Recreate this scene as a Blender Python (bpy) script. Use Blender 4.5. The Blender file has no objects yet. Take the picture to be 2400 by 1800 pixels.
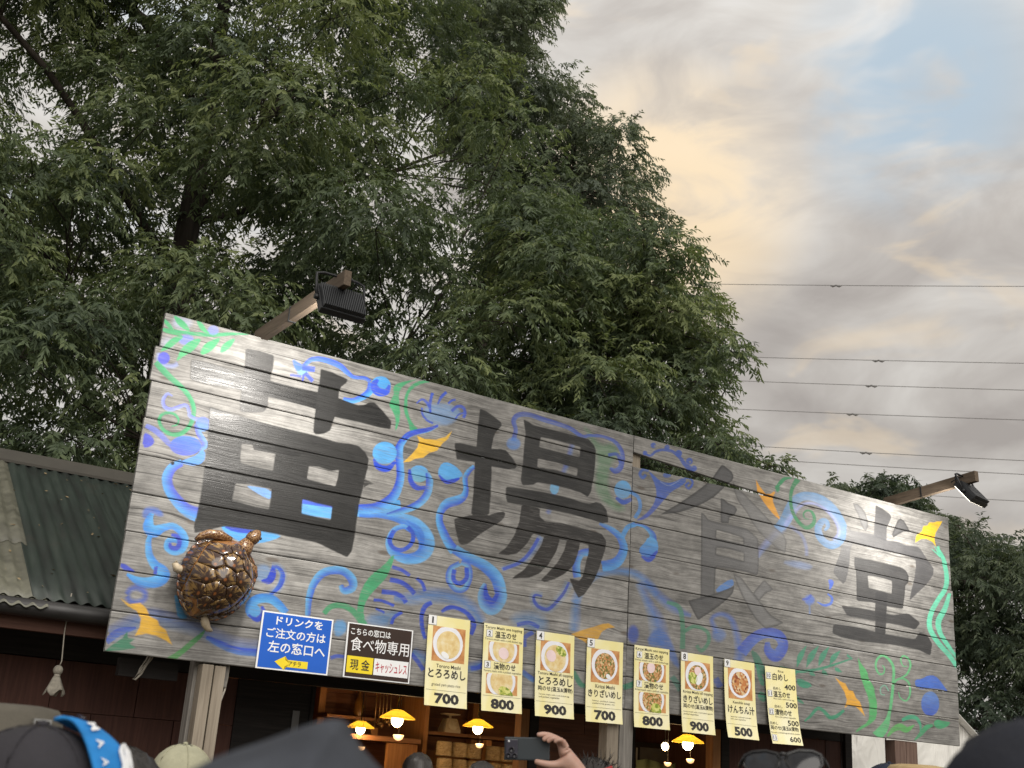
import bpy, bmesh, math, random
import numpy as np
from mathutils import Vector, Matrix, Euler
random.seed(7); RNG = np.random.default_rng(11)
SC = bpy.context.scene
COL = SC.collection
rad = math.radians

# ------------------------------------------------------------------ camera
F_PX = 2727.56                                   # focal length in pixels of a 2400 px wide frame
RC = np.array([[0.997598077, 0.0692681564, 0.0],  # camera axes (right, down, forward) in the world
               [-0.02213472, 0.31878365, 0.94756902],
               [0.06563636, -0.94529303, 0.31955119]])
CAM = np.array([0.0, 0.0, 1.6])
cam_d = bpy.data.cameras.new('camera'); cam = bpy.data.objects.new('camera', cam_d); COL.objects.link(cam)
X, Y, Z = RC[:, 0], -RC[:, 1], -RC[:, 2]
cam.matrix_world = Matrix(((X[0], Y[0], Z[0], CAM[0]), (X[1], Y[1], Z[1], CAM[1]), (X[2], Y[2], Z[2], CAM[2]), (0, 0, 0, 1)))
cam_d.sensor_fit = 'HORIZONTAL'; cam_d.sensor_width = 36.0; cam_d.lens = 36.0 * F_PX / 2400.0
cam_d.clip_start = 0.05; cam_d.clip_end = 3000
cam_d.dof.use_dof = True; cam_d.dof.focus_distance = 8.0; cam_d.dof.aperture_fstop = 7.0
SC.camera = cam

# ------------------------------------------------------------------ view / engine
SC.render.engine = 'CYCLES'
SC.view_settings.view_transform = 'Standard'; SC.view_settings.look = 'None'
SC.view_settings.exposure = 0.35; SC.view_settings.gamma = 1.0
try: SC.view_settings.use_curve_mapping = False
except Exception: pass
SC.cycles.use_denoising = True
SC.cycles.max_bounces = 5; SC.cycles.diffuse_bounces = 3; SC.cycles.glossy_bounces = 2
SC.cycles.transmission_bounces = 4; SC.cycles.transparent_max_bounces = 8
SC.cycles.sample_clamp_indirect = 4.0

# ------------------------------------------------------------------ world: evening sky with broken cloud
SUN_EL, SUN_AZ = 33.0, 160.0                     # azimuth measured clockwise from +Y (camera heading)
def dir_of(px, py):
    r = RC @ np.array([px - 1200.0, py - 900.0, F_PX]); return r / np.linalg.norm(r)
class NT:
    """tiny node helper"""
    def __init__(s, tree): s.t = tree; s.n = tree.nodes; s.l = tree.links
    def new(s, typ, **kw):
        n = s.n.new(typ)
        for k, v in kw.items(): setattr(n, k, v)
        return n
    def put(s, sock, v):
        if v is None: return
        if isinstance(v, bpy.types.NodeSocket): s.l.new(v, sock)
        else:
            try: sock.default_value = v
            except Exception: sock.default_value = tuple(v) + (1.0,)
    def math(s, op, a, b=None, c=None, clamp=False):
        n = s.new('ShaderNodeMath', operation=op); n.use_clamp = clamp
        s.put(n.inputs[0], a); s.put(n.inputs[1], b)
        if c is not None: s.put(n.inputs[2], c)
        return n.outputs[0]
    def vmath(s, op, a, b=None, out=0):
        n = s.new('ShaderNodeVectorMath', operation=op); s.put(n.inputs[0], a); s.put(n.inputs[1], b)
        return n.outputs[out]
    def mapr(s, v, a, b, c=0.0, d=1.0, smooth=True):
        n = s.new('ShaderNodeMapRange'); n.interpolation_type = 'SMOOTHSTEP' if smooth else 'LINEAR'
        for i, q in enumerate((v, a, b, c, d)): s.put(n.inputs[i], q)
        return n.outputs[0]
    def mix(s, f, a, b, mode='MIX'):
        n = s.new('ShaderNodeMix', data_type='RGBA', blend_type=mode)
        s.put(n.inputs[0], f); s.put(n.inputs[6], a); s.put(n.inputs[7], b); return n.outputs[2]
    def noise(s, vec, scale, detail=3.0, rough=0.55, dist=0.0, out=0):
        n = s.new('ShaderNodeTexNoise'); s.put(n.inputs['Vector'], vec)
        s.put(n.inputs['Scale'], scale); s.put(n.inputs['Detail'], detail)
        s.put(n.inputs['Roughness'], rough); s.put(n.inputs['Distortion'], dist); return n.outputs[out]
    def voro(s, vec, scale, feature='F1', out=0, rnd=1.0):
        n = s.new('ShaderNodeTexVoronoi', feature=feature); s.put(n.inputs['Vector'], vec); s.put(n.inputs['Scale'], scale)
        s.put(n.inputs['Randomness'], rnd); return n.outputs[out]
    def xyz(s, v):
        n = s.new('ShaderNodeSeparateXYZ'); s.put(n.inputs[0], v); return n.outputs
    def comb(s, x, y, z):
        n = s.new('ShaderNodeCombineXYZ')
        for i, q in enumerate((x, y, z)): s.put(n.inputs[i], q)
        return n.outputs[0]
    def mapping(s, v, loc=(0, 0, 0), rot=(0, 0, 0), scale=(1, 1, 1)):
        n = s.new('ShaderNodeMapping'); s.put(n.inputs[0], v)
        n.inputs[1].default_value = loc; n.inputs[2].default_value = rot; n.inputs[3].default_value = scale; return n.outputs[0]
    def ramp(s, f, stops):
        n = s.new('ShaderNodeValToRGB'); s.put(n.inputs[0], f); e = n.color_ramp.elements
        while len(e) < len(stops): e.new(0.5)
        for i, (p, c) in enumerate(stops): e[i].position = p; e[i].color = tuple(c) + (1.0,)
        return n.outputs[0]

wd = bpy.data.worlds.new('World'); SC.world = wd; wd.use_nodes = True
wd.cycles.sampling_method = 'MANUAL'; wd.cycles.sample_map_resolution = 512
wn = NT(wd.node_tree); wn.n.clear()
out = wn.new('ShaderNodeOutputWorld'); bg = wn.new('ShaderNodeBackground')
sky = wn.new('ShaderNodeTexSky', sky_type='NISHITA'); sky.sun_disc = False
sky.sun_elevation = rad(SUN_EL); sky.sun_rotation = rad(SUN_AZ); sky.air_density = 1.0; sky.dust_density = 2.5
tc = wn.new('ShaderNodeTexCoord'); dvec = tc.outputs['Generated']
dx, dy, dz = wn.xyz(dvec)
cp = wn.mapping(dvec, rot=(0, rad(24), 0), scale=(3.1, 2.0, 6.8))
big = wn.noise(cp, 1.0, 3.0, 0.5, 0.9)
fine = wn.noise(wn.mapping(cp, loc=(3.1, 7.7, 1.3)), 2.3, 5.0, 0.56, 0.7)
tone = wn.math('ADD', wn.math('MULTIPLY', big, 0.55), wn.math('MULTIPLY', fine, 0.45))
cloud = wn.ramp(tone, [(0.34, (4.5, 4.15, 3.9)), (0.44, (5.7, 5.35, 5.0)), (0.53, (7.0, 6.7, 6.3)), (0.65, (8.5, 8.35, 8.1))])
# evening glow where the low sun lights the cloud from behind the trees
def cone(px, py, r0, r1):
    c = dir_of(px, py)
    return wn.mapr(wn.vmath('DOT_PRODUCT', dvec, tuple(c), out=1), math.cos(rad(r1)), math.cos(rad(r0)))
glow = cone(1550, 480, 0.5, 8.0)
patch = wn.mapr(wn.noise(wn.mapping(cp, loc=(9, 2, 0)), 2.4, 4.0, 0.5, 0.6), 0.57, 0.68)
warm = wn.math('MAXIMUM', wn.math('MULTIPLY', glow, wn.mapr(fine, 0.36, 0.58, 0.35, 1.0)), wn.math('MULTIPLY', patch, 0.38))
cloud = wn.mix(wn.math('MULTIPLY', warm, 0.8), cloud, (10.6, 8.3, 5.4, 1))
# the break in the cloud that shows blue
gap = wn.math('MULTIPLY', cone(2150, 200, 1.0, 7.0), wn.mapr(wn.noise(cp, 1.6, 4.0, 0.55, 0.8), 0.36, 0.54))
gap2 = wn.math('MULTIPLY', wn.mapr(big, 0.58, 0.70), 0.55)
blue = wn.mix(0.85, sky.outputs[0], (5.4, 6.5, 7.4, 1))
full = wn.mix(wn.math('MAXIMUM', gap, gap2), cloud, blue)
# overcast luminance rises toward the zenith
rise = wn.math('MULTIPLY_ADD', wn.math('MAXIMUM', dz, 0.0), 0.62, 0.80)
full = wn.mix(1.0, full, wn.comb(rise, rise, rise), 'MULTIPLY')
wn.l.new(full, bg.inputs[0]); bg.inputs[1].default_value = 0.072
wn.l.new(bg.outputs[0], out.inputs[0])

# ------------------------------------------------------------------ the veiled sun
sd = bpy.data.lights.new('sun', 'SUN'); sd.energy = 1.5; sd.angle = rad(50); sd.color = (1.0, 0.95, 0.88)
sun = bpy.data.objects.new('sun', sd); COL.objects.link(sun); sun.location = (3, -6, 12)
sv = Vector((math.sin(rad(SUN_AZ)) * math.cos(rad(SUN_EL)), math.cos(rad(SUN_AZ)) * math.cos(rad(SUN_EL)), math.sin(rad(SUN_EL))))
sun.rotation_euler = sv.to_track_quat('Z', 'Y').to_euler()

# ------------------------------------------------------------------ the stall's own frame: x along the sign, y into the building, z up
ORG = np.array([-2.11723228, 6.51801835, 0.0]); DX = np.array([.84804029, .52993176, 0.0]); DY = np.array([-.52993176, .84804029, 0.0])
RZ = math.atan2(DX[1], DX[0]); SZ = 2.103        # SZ: height of the sign's lower edge
def FW(x, y, z): return tuple(ORG + DX * x + DY * y + np.array([0, 0, z]))
def pix(px, py, y=0.0):
    """measured point: where the sight line through (px, py) meets the plane y of the stall's frame"""
    r = RC @ np.array([px - 1200.0, py - 900.0, F_PX]); t = (y + (ORG - CAM) @ DY) / (r @ DY); q = CAM + r * t - ORG
    return float(q @ DX), float(q[2])
def far(px, py, dist):
    """measured point at a horizontal distance from the camera, in the world"""
    r = RC @ np.array([px - 1200.0, py - 900.0, F_PX]); r = r / np.hypot(r[0], r[1]); return CAM + r * dist

# ------------------------------------------------------------------ builders
class MB:
    """collects shapes into one mesh"""
    def __init__(s): s.v = []; s.f = []; s.sm = []
    def add(s, vs, fs, smooth=False, M=None):
        b = len(s.v)
        if M is not None: vs = [tuple(M @ Vector(p)) for p in vs]
        s.v += [tuple(p) for p in vs]; s.f += [tuple(i + b for i in f) for f in fs]; s.sm += [smooth] * len(fs); return s
    def box(s, x0, x1, y0, y1, z0, z1, M=None, bev=0.0):
        if bev <= 0:
            v = [(x, y, z) for x in (x0, x1) for y in (y0, y1) for z in (z0, z1)]
            f = [(0, 1, 3, 2), (4, 6, 7, 5), (0, 4, 5, 1), (2, 3, 7, 6), (0, 2, 6, 4), (1, 5, 7, 3)]
            return s.add(v, f, False, M)
        bm = bmesh.new(); bmesh.ops.create_cube(bm, size=1.0)
        for q in bm.verts: q.co = Vector(((x0 + x1) / 2 + q.co.x * (x1 - x0), (y0 + y1) / 2 + q.co.y * (y1 - y0), (z0 + z1) / 2 + q.co.z * (z1 - z0)))
        bmesh.ops.bevel(bm, geom=bm.edges[:], offset=bev, segments=2, affect='EDGES', profile=0.6)
        vs = [tuple(q.co) for q in bm.verts]; fs = [tuple(q.index for q in p.verts) for p in bm.faces]; bm.free()
        return s.add(vs, fs, False, M)
    def tube(s, pts, r, n=8, cap=True, smooth=True, M=None):
        pts = [Vector(p) for p in pts]; k = len(pts); rr = r if isinstance(r, (list, tuple)) else [r] * k
        vs = []; up = Vector((0.13, 0.21, 0.97))
        for i, p in enumerate(pts):
            t = (pts[min(i + 1, k - 1)] - pts[max(i - 1, 0)]).normalized()
            if abs(t.dot(up)) > 0.97: up = Vector((0.9, 0.3, 0.1))
            a = t.cross(up).normalized(); b = a.cross(t)
            for j in range(n):
                w = 2 * math.pi * j / n; vs.append(p + (a * math.cos(w) + b * math.sin(w)) * rr[i])
        fs = [(i * n + j, i * n + (j + 1) % n, (i + 1) * n + (j + 1) % n, (i + 1) * n + j) for i in range(k - 1) for j in range(n)]
        if cap: fs += [tuple(range(n - 1, -1, -1)), tuple((k - 1) * n + j for j in range(n))]
        return s.add(vs, fs, smooth, M)
    def lathe(s, prof, n=20, M=None, smooth=True, arc=2 * math.pi):
        vs = []; k = len(prof); closed = abs(arc - 2 * math.pi) < 1e-6; m = n if closed else n + 1
        for (r, z) in prof:
            for j in range(m): w = arc * j / n; vs.append((r * math.cos(w), r * math.sin(w), z))
        fs = [(i * m + j, i * m + (j + 1) % m, (i + 1) * m + (j + 1) % m, (i + 1) * m + j) for i in range(k - 1) for j in range(n)]
        return s.add(vs, fs, smooth, M)
    def ball(s, c, r, nu=14, nv=9, M=None):
        r = r if isinstance(r, (list, tuple)) else (r, r, r); vs = []
        for i in range(nv + 1):
            ph = math.pi * i / nv
            for j in range(nu):
                th = 2 * math.pi * j / nu; vs.append((c[0] + r[0] * math.sin(ph) * math.cos(th), c[1] + r[1] * math.sin(ph) * math.sin(th), c[2] + r[2] * math.cos(ph)))
        fs = [(i * nu + j, (i + 1) * nu + j, (i + 1) * nu + (j + 1) % nu, i * nu + (j + 1) % nu) for i in range(nv) for j in range(nu)]
        return s.add(vs, fs, True, M)
    def prism(s, pts, y0, y1, M=None):
        """outline in x,z extruded along y"""
        k = len(pts); v = [(p[0], y0, p[1]) for p in pts] + [(p[0], y1, p[1]) for p in pts]
        f = [tuple(range(k - 1, -1, -1)), tuple(range(k, 2 * k))] + [(i, (i + 1) % k, (i + 1) % k + k, i + k) for i in range(k)]
        return s.add(v, f, False, M)
    def grid(s, P, smooth=True):
        """P: [rows][cols] of points"""
        r, c = len(P), len(P[0])
        return s.add([q for row in P for q in row], [(i * c + j, i * c + j + 1, (i + 1) * c + j + 1, (i + 1) * c + j) for i in range(r - 1) for j in range(c - 1)], smooth)
    def build(s, name, mat, parent=None, loc=None, rz=None):
        me = bpy.data.meshes.new(name); me.from_pydata(s.v, [], s.f); me.polygons.foreach_set('use_smooth', s.sm); me.update()
        bm = bmesh.new(); bm.from_mesh(me); bmesh.ops.recalc_face_normals(bm, faces=bm.faces[:]); bm.to_mesh(me); bm.free()
        return place(name, me, mat, parent, loc, rz)
def place(name, me, mat, parent=None, loc=None, rz=None):
    if mat is not None and not me.materials: me.materials.append(mat)
    o = bpy.data.objects.new(name, me); COL.objects.link(o)
    if parent is not None: o.parent = parent
    if loc is not None: o.location = loc
    if rz is not None: o.rotation_euler = (0, 0, rz)
    return o
def np_mesh(name, V, Q, smooth=True):
    """fast mesh from numpy arrays: V (n,3), Q (m,k) faces of one size"""
    me = bpy.data.meshes.new(name); n, (m, k) = len(V), Q.shape
    me.vertices.add(n); me.vertices.foreach_set('co', np.ascontiguousarray(V, dtype=np.float32).ravel())
    me.loops.add(m * k); me.loops.foreach_set('vertex_index', np.ascontiguousarray(Q, dtype=np.int32).ravel())
    me.polygons.add(m); me.polygons.foreach_set('loop_start', np.arange(0, m * k, k, dtype=np.int32))
    me.polygons.foreach_set('use_smooth', np.full(m, smooth)); me.update(calc_edges=True); return me
def tag(o, label, cat=None, group=None, kind=None):
    if label: o['label'] = label
    if cat: o['category'] = cat
    if group: o['group'] = group
    if kind: o['kind'] = kind
    return o
def empty(name, loc=(0, 0, 0), rz=0.0):
    o = bpy.data.objects.new(name, None); COL.objects.link(o); o.location = loc; o.rotation_euler = (0, 0, rz); o.empty_display_size = 0.1; return o
def thing(name, label, cat, loc=(0, 0, 0), rz=0.0, group=None): return tag(empty(name, loc, rz), label, cat, group)
def inst(o, parent=None, name=None):
    c = o.copy(); COL.objects.link(c)
    if parent is not None: c.parent = parent
    if name: c.name = name
    return c
def frame_thing(name, label, cat, x, y, z, group=None): return thing(name, label, cat, FW(x, y, z), RZ, group)

# ------------------------------------------------------------------ materials
def lin(c): return tuple(((v / 255.0) / 12.92 if v / 255.0 <= 0.04045 else ((v / 255.0 + 0.055) / 1.055) ** 2.4) for v in c)
MATS = {}
def new_mat(name):
    m = bpy.data.materials.new(name); m.use_nodes = True; n = NT(m.node_tree); n.n.clear()
    o = n.new('ShaderNodeOutputMaterial'); b = n.new('ShaderNodeBsdfPrincipled'); n.l.new(b.outputs[0], o.inputs[0]); MATS[name] = m
    return m, n, b, o
def bump(n, b, h, strength=0.3, dist=0.01):
    k = n.new('ShaderNodeBump'); k.inputs['Strength'].default_value = strength; k.inputs['Distance'].default_value = dist
    n.put(k.inputs['Height'], h); n.l.new(k.outputs[0], b.inputs['Normal'])
def plain(name, col, rough=0.6, metal=0.0, var=0.12, scale=8.0, bmp=0.0, bscale=60.0, spec=0.5):
    """base colour with a little uneven tone and fine relief"""
    m, n, b, o = new_mat(name); c = n.new('ShaderNodeTexCoord').outputs['Object']
    t = n.noise(c, scale, 4.0, 0.6); f = n.mapr(t, 0.3, 0.7, 1.0 - var, 1.0 + var, False)
    n.put(b.inputs['Base Color'], n.mix(1.0, tuple(col) + (1,), n.comb(f, f, f), 'MULTIPLY'))
    n.put(b.inputs['Roughness'], n.mapr(t, 0.3, 0.7, max(rough - 0.08, 0.03), min(rough + 0.08, 1.0), False)); b.inputs['Metallic'].default_value = metal
    b.inputs['Specular IOR Level'].default_value = spec
    if bmp: bump(n, b, n.noise(c, bscale, 3.0), bmp, 0.004)
    return m
def timber(name, dark, mid, light, axis='x', rough=0.75, gscale=70.0, bmp=0.35, spec=0.3, coord='Object'):
    """sawn wood, grain along one axis"""
    m, n, b, o = new_mat(name); c = n.new('ShaderNodeTexCoord').outputs[coord]
    rnd = n.new('ShaderNodeObjectInfo').outputs['Random']; x, y, z = n.xyz(c)
    off = n.math('MULTIPLY', rnd, 37.0)
    if axis == 'x': L, A, B = x, y, z
    elif axis == 'y': L, A, B = y, x, z
    else: L, A, B = z, x, y
    wv = n.noise(n.comb(n.math('MULTIPLY_ADD', L, 1.3, off), n.math('MULTIPLY', A, 5.0), n.math('MULTIPLY', B, 5.0)), 1.0, 3.0)
    wv = n.math('MULTIPLY', wv, 0.05)
    g = n.noise(n.comb(n.math('MULTIPLY_ADD', L, 2.2, off), n.math('MULTIPLY', n.math('ADD', A, wv), gscale), n.math('MULTIPLY', n.math('ADD', B, wv), gscale)), 1.0, 5.0, 0.65)
    blot = n.noise(n.comb(n.math('ADD', n.math('MULTIPLY', L, 1.6), off), n.math('MULTIPLY', A, 6.0), n.math('MULTIPLY', B, 6.0)), 1.0, 3.0)
    col = n.ramp(n.math('ADD', n.math('MULTIPLY', g, 0.7), n.math('MULTIPLY', blot, 0.3)), [(0.30, dark), (0.5, mid), (0.70, light)])
    tint = n.mapr(rnd, 0.0, 1.0, 0.85, 1.12, False)
    n.put(b.inputs['Base Color'], n.mix(1.0, col, n.comb(tint, tint, tint), 'MULTIPLY'))
    b.inputs['Roughness'].default_value = rough; b.inputs['Specular IOR Level'].default_value = spec
    bump(n, b, g, bmp, 0.003)
    return m
def glow_mat(name, col, strength, base=(0.8, 0.7, 0.5)):
    m, n, b, o = new_mat(name); b.inputs['Base Color'].default_value = tuple(base) + (1,); b.inputs['Roughness'].default_value = 0.4
    b.inputs['Emission Color'].default_value = tuple(col) + (1,); b.inputs['Emission Strength'].default_value = strength; return m
# ------------------------------------------------------------------ the mural: pigment measured on the boards (x, z in the sign's plane)
SW, SH = 7.28, 2.0; PR = 0.0034
PWN, PHN = int(SW / PR) + 1, int(SH / PR) + 1
PIMG = np.zeros((PHN, PWN, 4), np.float32); PGL = np.zeros((PHN, PWN), np.float32)
CROPS = dict(A=(240, 700, .31646), B=(240, 1150, .31646), C=(860, 850, .31646), D=(1400, 1000, .40687), E=(1900, 1500, .22604),
             G=(860, 1200, .31646), K=(700, 820, .27125), M=(1470, 1020, .22604), N=(1850, 1120, .18987))
def cpx(c, p): o = CROPS[c]; return (o[0] + o[2] * p[0], o[1] + o[2] * p[1])
def S(c, p):
    x, z = pix(*cpx(c, p)); return (x, z - SZ)
def lay(ys, xs, a, col, gloss):
    """lay pigment of strength a over what is there"""
    A0 = PIMG[ys, xs, 3]; na = a + A0 * (1 - a); k = np.where(na > 1e-4, a / np.maximum(na, 1e-4), 0)[..., None]
    PIMG[ys, xs, :3] = PIMG[ys, xs, :3] * (1 - k) + col * k; PIMG[ys, xs, 3] = na
    PGL[ys, xs] = PGL[ys, xs] * (1 - a) + gloss * a
def chaikin(p, n=1, k=.25):
    for _ in range(n):
        q = []
        for i in range(len(p)):
            a, b = np.array(p[i]), np.array(p[(i + 1) % len(p)]); q += [a * (1 - k) + b * k, a * k + b * (1 - k)]
        p = q
    return [tuple(x) for x in p]
PK = 0.70
def pc(c): return np.array(lin(c), np.float32) * PK
def P(crop, pts, col, a=1.0, col2=None, holes=(), sm=1, gloss=0.0, edge=None, soft=0.0):
    ck = .10 if gloss > 0 else .25
    conts = [[S(crop, q) for q in (chaikin(pts, sm, ck) if sm else pts)]] + [[S(crop, q) for q in (chaikin(h, 1, .06) if sm else h)] for h in holes]
    al = np.array(conts[0]); m = soft + .01
    x0, x1 = max(int((al[:, 0].min() - m) / PR), 0), min(int((al[:, 0].max() + m) / PR) + 2, PWN)
    z0, z1 = max(int((al[:, 1].min() - m) / PR), 0), min(int((al[:, 1].max() + m) / PR) + 2, PHN)
    if x1 <= x0 or z1 <= z0: return
    gx, gz = np.meshgrid(np.arange(x0, x1) * PR, np.arange(z0, z1) * PR)
    ins = np.zeros(gx.shape, bool); dist = np.full(gx.shape, 9.0)
    for ct in conts:
        for i in range(len(ct)):
            (ax, az), (bx, bz) = ct[i], ct[(i + 1) % len(ct)]
            if az != bz:
                c = ((az > gz) != (bz > gz)) & (gx < (bx - ax) * (gz - az) / (bz - az) + ax); ins ^= c
            L = (bx - ax) ** 2 + (bz - az) ** 2 + 1e-12
            t = np.clip(((gx - ax) * (bx - ax) + (gz - az) * (bz - az)) / L, 0, 1)
            dist = np.minimum(dist, np.hypot(gx - ax - t * (bx - ax), gz - az - t * (bz - az)))
    sd = np.where(ins, dist, -dist); w = max(soft, PR * 0.55)
    al_ = np.clip(sd / (2 * w) + 0.5, 0, 1) * a
    cc = np.broadcast_to(pc(col), gx.shape + (3,)).copy()
    if col2 is not None:
        t = np.clip((al[:, 1].max() - gz) / max(np.ptp(al[:, 1]), 1e-3), 0, 1)[..., None]; cc = cc * (1 - t) + pc(col2) * t
    if edge is not None:                                   # a darker brushed outline
        k = np.clip(1 - dist / edge[1], 0, 1)[..., None]; cc = cc * (1 - k) + pc(edge[0]) * k
    lay(slice(z0, z1), slice(x0, x1), al_.astype(np.float32), cc.astype(np.float32), gloss)
def spline(pts, n=7):
    p = [np.array(q, float) for q in pts]; p = [2 * p[0] - p[1]] + p + [2 * p[-1] - p[-2]]; o = []
    for i in range(1, len(p) - 2):
        for k in range(n):
            t = k / n; a, b, c, d = p[i - 1:i + 3]
            o.append(.5 * ((2 * b) + (c - a) * t + (2 * a - 5 * b + 4 * c - d) * t * t + (3 * b - a - 3 * c + d) * t ** 3))
    o.append(p[-2]); return o
def R(crop, pts, w, cl, cr=None, a=1.0, soft=False, gloss=0.0):
    """brush stroke: cl on its left side, cr on its right side as it is drawn"""
    w = w if isinstance(w, (list, tuple)) else [w] * len(pts)
    q = spline([(p[0], p[1], k) for p, k in zip(pts, w)]); cr = cl if cr is None else cr
    Lf, Rt = [], []
    for i in range(len(q)):
        t = q[min(i + 1, len(q) - 1)][:2] - q[max(i - 1, 0)][:2]; t = t / (np.hypot(*t) + 1e-9); nrm = np.array([t[1], -t[0]])
        h = max(q[i][2], 2) / 2; Lf.append(S(crop, q[i][:2] + nrm * h)); Rt.append(S(crop, q[i][:2] - nrm * h))
    allp = np.array(Lf + Rt); x0, x1 = max(int(allp[:, 0].min() / PR) - 1, 0), min(int(allp[:, 0].max() / PR) + 3, PWN)
    z0, z1 = max(int(allp[:, 1].min() / PR) - 1, 0), min(int(allp[:, 1].max() / PR) + 3, PHN)
    if x1 <= x0 or z1 <= z0: return
    gx, gz = np.meshgrid(np.arange(x0, x1) * PR, np.arange(z0, z1) * PR); sv = np.full(gx.shape, np.nan)
    def tri(A, B, C, sa, sb, sc):
        xa, xb = max(int((min(A[0], B[0], C[0])) / PR) - x0, 0), min(int(max(A[0], B[0], C[0]) / PR) + 2 - x0, gx.shape[1])
        za, zb = max(int((min(A[1], B[1], C[1])) / PR) - z0, 0), min(int(max(A[1], B[1], C[1]) / PR) + 2 - z0, gx.shape[0])
        if xa >= xb or za >= zb: return
        d = (B[1] - C[1]) * (A[0] - C[0]) + (C[0] - B[0]) * (A[1] - C[1])
        if abs(d) < 1e-12: return
        X_, Z_ = gx[za:zb, xa:xb], gz[za:zb, xa:xb]
        l1 = ((B[1] - C[1]) * (X_ - C[0]) + (C[0] - B[0]) * (Z_ - C[1])) / d; l2 = ((C[1] - A[1]) * (X_ - C[0]) + (A[0] - C[0]) * (Z_ - C[1])) / d; l3 = 1 - l1 - l2
        e = -0.02; m = (l1 >= e) & (l2 >= e) & (l3 >= e); v = sv[za:zb, xa:xb]; v[m] = (l1 * sa + l2 * sb + l3 * sc)[m]
    for i in range(len(Lf) - 1):
        tri(Lf[i], Rt[i], Lf[i + 1], -1, 1, -1); tri(Rt[i], Rt[i + 1], Lf[i + 1], 1, 1, -1)
    m = ~np.isnan(sv); s_ = np.where(m, sv, 0.0); t = np.clip(s_ * .5 + .5, 0, 1); t = (t * t * (3 - 2 * t))[..., None]
    cc = pc(cl) * (1 - t) + pc(cr) * t; al_ = np.where(m, a, 0.0)
    al_ = al_ * (np.clip(1 - np.abs(s_), 0, 1) ** 0.8 if soft else np.clip((1 - np.abs(s_)) * 5 + .35, 0, 1))
    lay(slice(z0, z1), slice(x0, x1), al_.astype(np.float32), cc.astype(np.float32), gloss)
def O(crop, c, rx, ry, col, a=1.0, col2=None, soft=0.0, gloss=0.0):
    P(crop, [(c[0] + rx * math.cos(k * math.pi / 9), c[1] + ry * math.sin(k * math.pi / 9)) for k in range(18)], col, a, col2, sm=1, soft=soft, gloss=gloss)

LB, MB_, DB, PB, LV = (80, 168, 240), (60, 120, 225), (34, 72, 205), (92, 108, 220), (178, 188, 242)
GR, GD, MT, YE, YO = (72, 168, 118), (58, 130, 100), (112, 215, 180), (246, 196, 62), (236, 168, 56)
HB = (80, 128, 200)
# soft washes first
R('B', [(60, 1070), (200, 990), (350, 930), (520, 970), (700, 1020), (850, 1090), (1000, 1150), (1150, 1170)], 150, (66, 104, 195), (110, 150, 205), .62, True)
R('G', [(200, 640), (320, 640), (430, 620), (560, 620), (680, 650), (780, 720), (850, 820)], [60, 120, 140, 140, 130, 120, 100], (70, 118, 190), (90, 140, 200), .8, True)
P('G', [(0, 770), (120, 740), (250, 740), (170, 800), (150, 850), (0, 830)], (80, 140, 200), .6, soft=.02)
R('G', [(340, 1030), (420, 1080), (560, 1150), (760, 1150), (860, 1120)], [80, 100, 70, 90, 70], (60, 100, 180), (75, 140, 195), .8, True)
R('G', [(1560, 640), (1545, 720), (1540, 820), (1530, 880)], [70, 90, 100, 90], HB, (100, 150, 205), .65, True)
P('G', [(1060, 800), (1120, 750), (1250, 745), (1330, 790), (1330, 880), (1180, 870)], (88, 140, 195), .55, soft=.03)
P('C', [(1600, 470), (1660, 520), (1720, 610), (1830, 600), (1870, 680), (1800, 760), (1780, 900), (1820, 1020), (1930, 1085), (1850, 1100), (1760, 1040), (1690, 950), (1700, 800), (1710, 680), (1650, 560)], (92, 150, 105), .5, soft=.02)
R('C', [(1540, 1780), (1600, 1660), (1700, 1575), (1850, 1545), (1980, 1565), (2080, 1640), (2150, 1720)], [90, 80, 70, 70, 80, 90, 70], (80, 130, 200), (100, 150, 210), .75, True)
R('D', [(240, 900), (300, 1030), (340, 1120), (365, 1260)], [60, 70, 110, 140], (70, 110, 195), (110, 150, 205), .75, True)
R('D', [(270, 890), (360, 980), (450, 1050), (540, 1090)], [50, 70, 70, 30], (70, 105, 185), (90, 130, 195), .75, True)
P('D', [(270, 1250), (340, 1150), (400, 1190), (450, 1290), (480, 1400), (430, 1360), (380, 1270)], (75, 115, 190), .7, soft=.012)
O('D', (205, 1195), 32, 52, (55, 85, 175), .8, soft=.012)
R('M', [(1700, 820), (1640, 900), (1600, 960), (1500, 1060), (1400, 1180), (1360, 1270)], [60, 90, 120, 100, 90, 30], (130, 160, 225), (150, 160, 225), .6, True)
R('M', [(1680, 940), (1800, 1030), (1850, 1150), (1860, 1250)], 50, (130, 150, 215), None, .5, True)
P('M', [(1590, 1310), (1760, 1300), (1930, 1350), (1880, 1400), (1720, 1370)], (140, 165, 215), .55, soft=.012)
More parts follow.
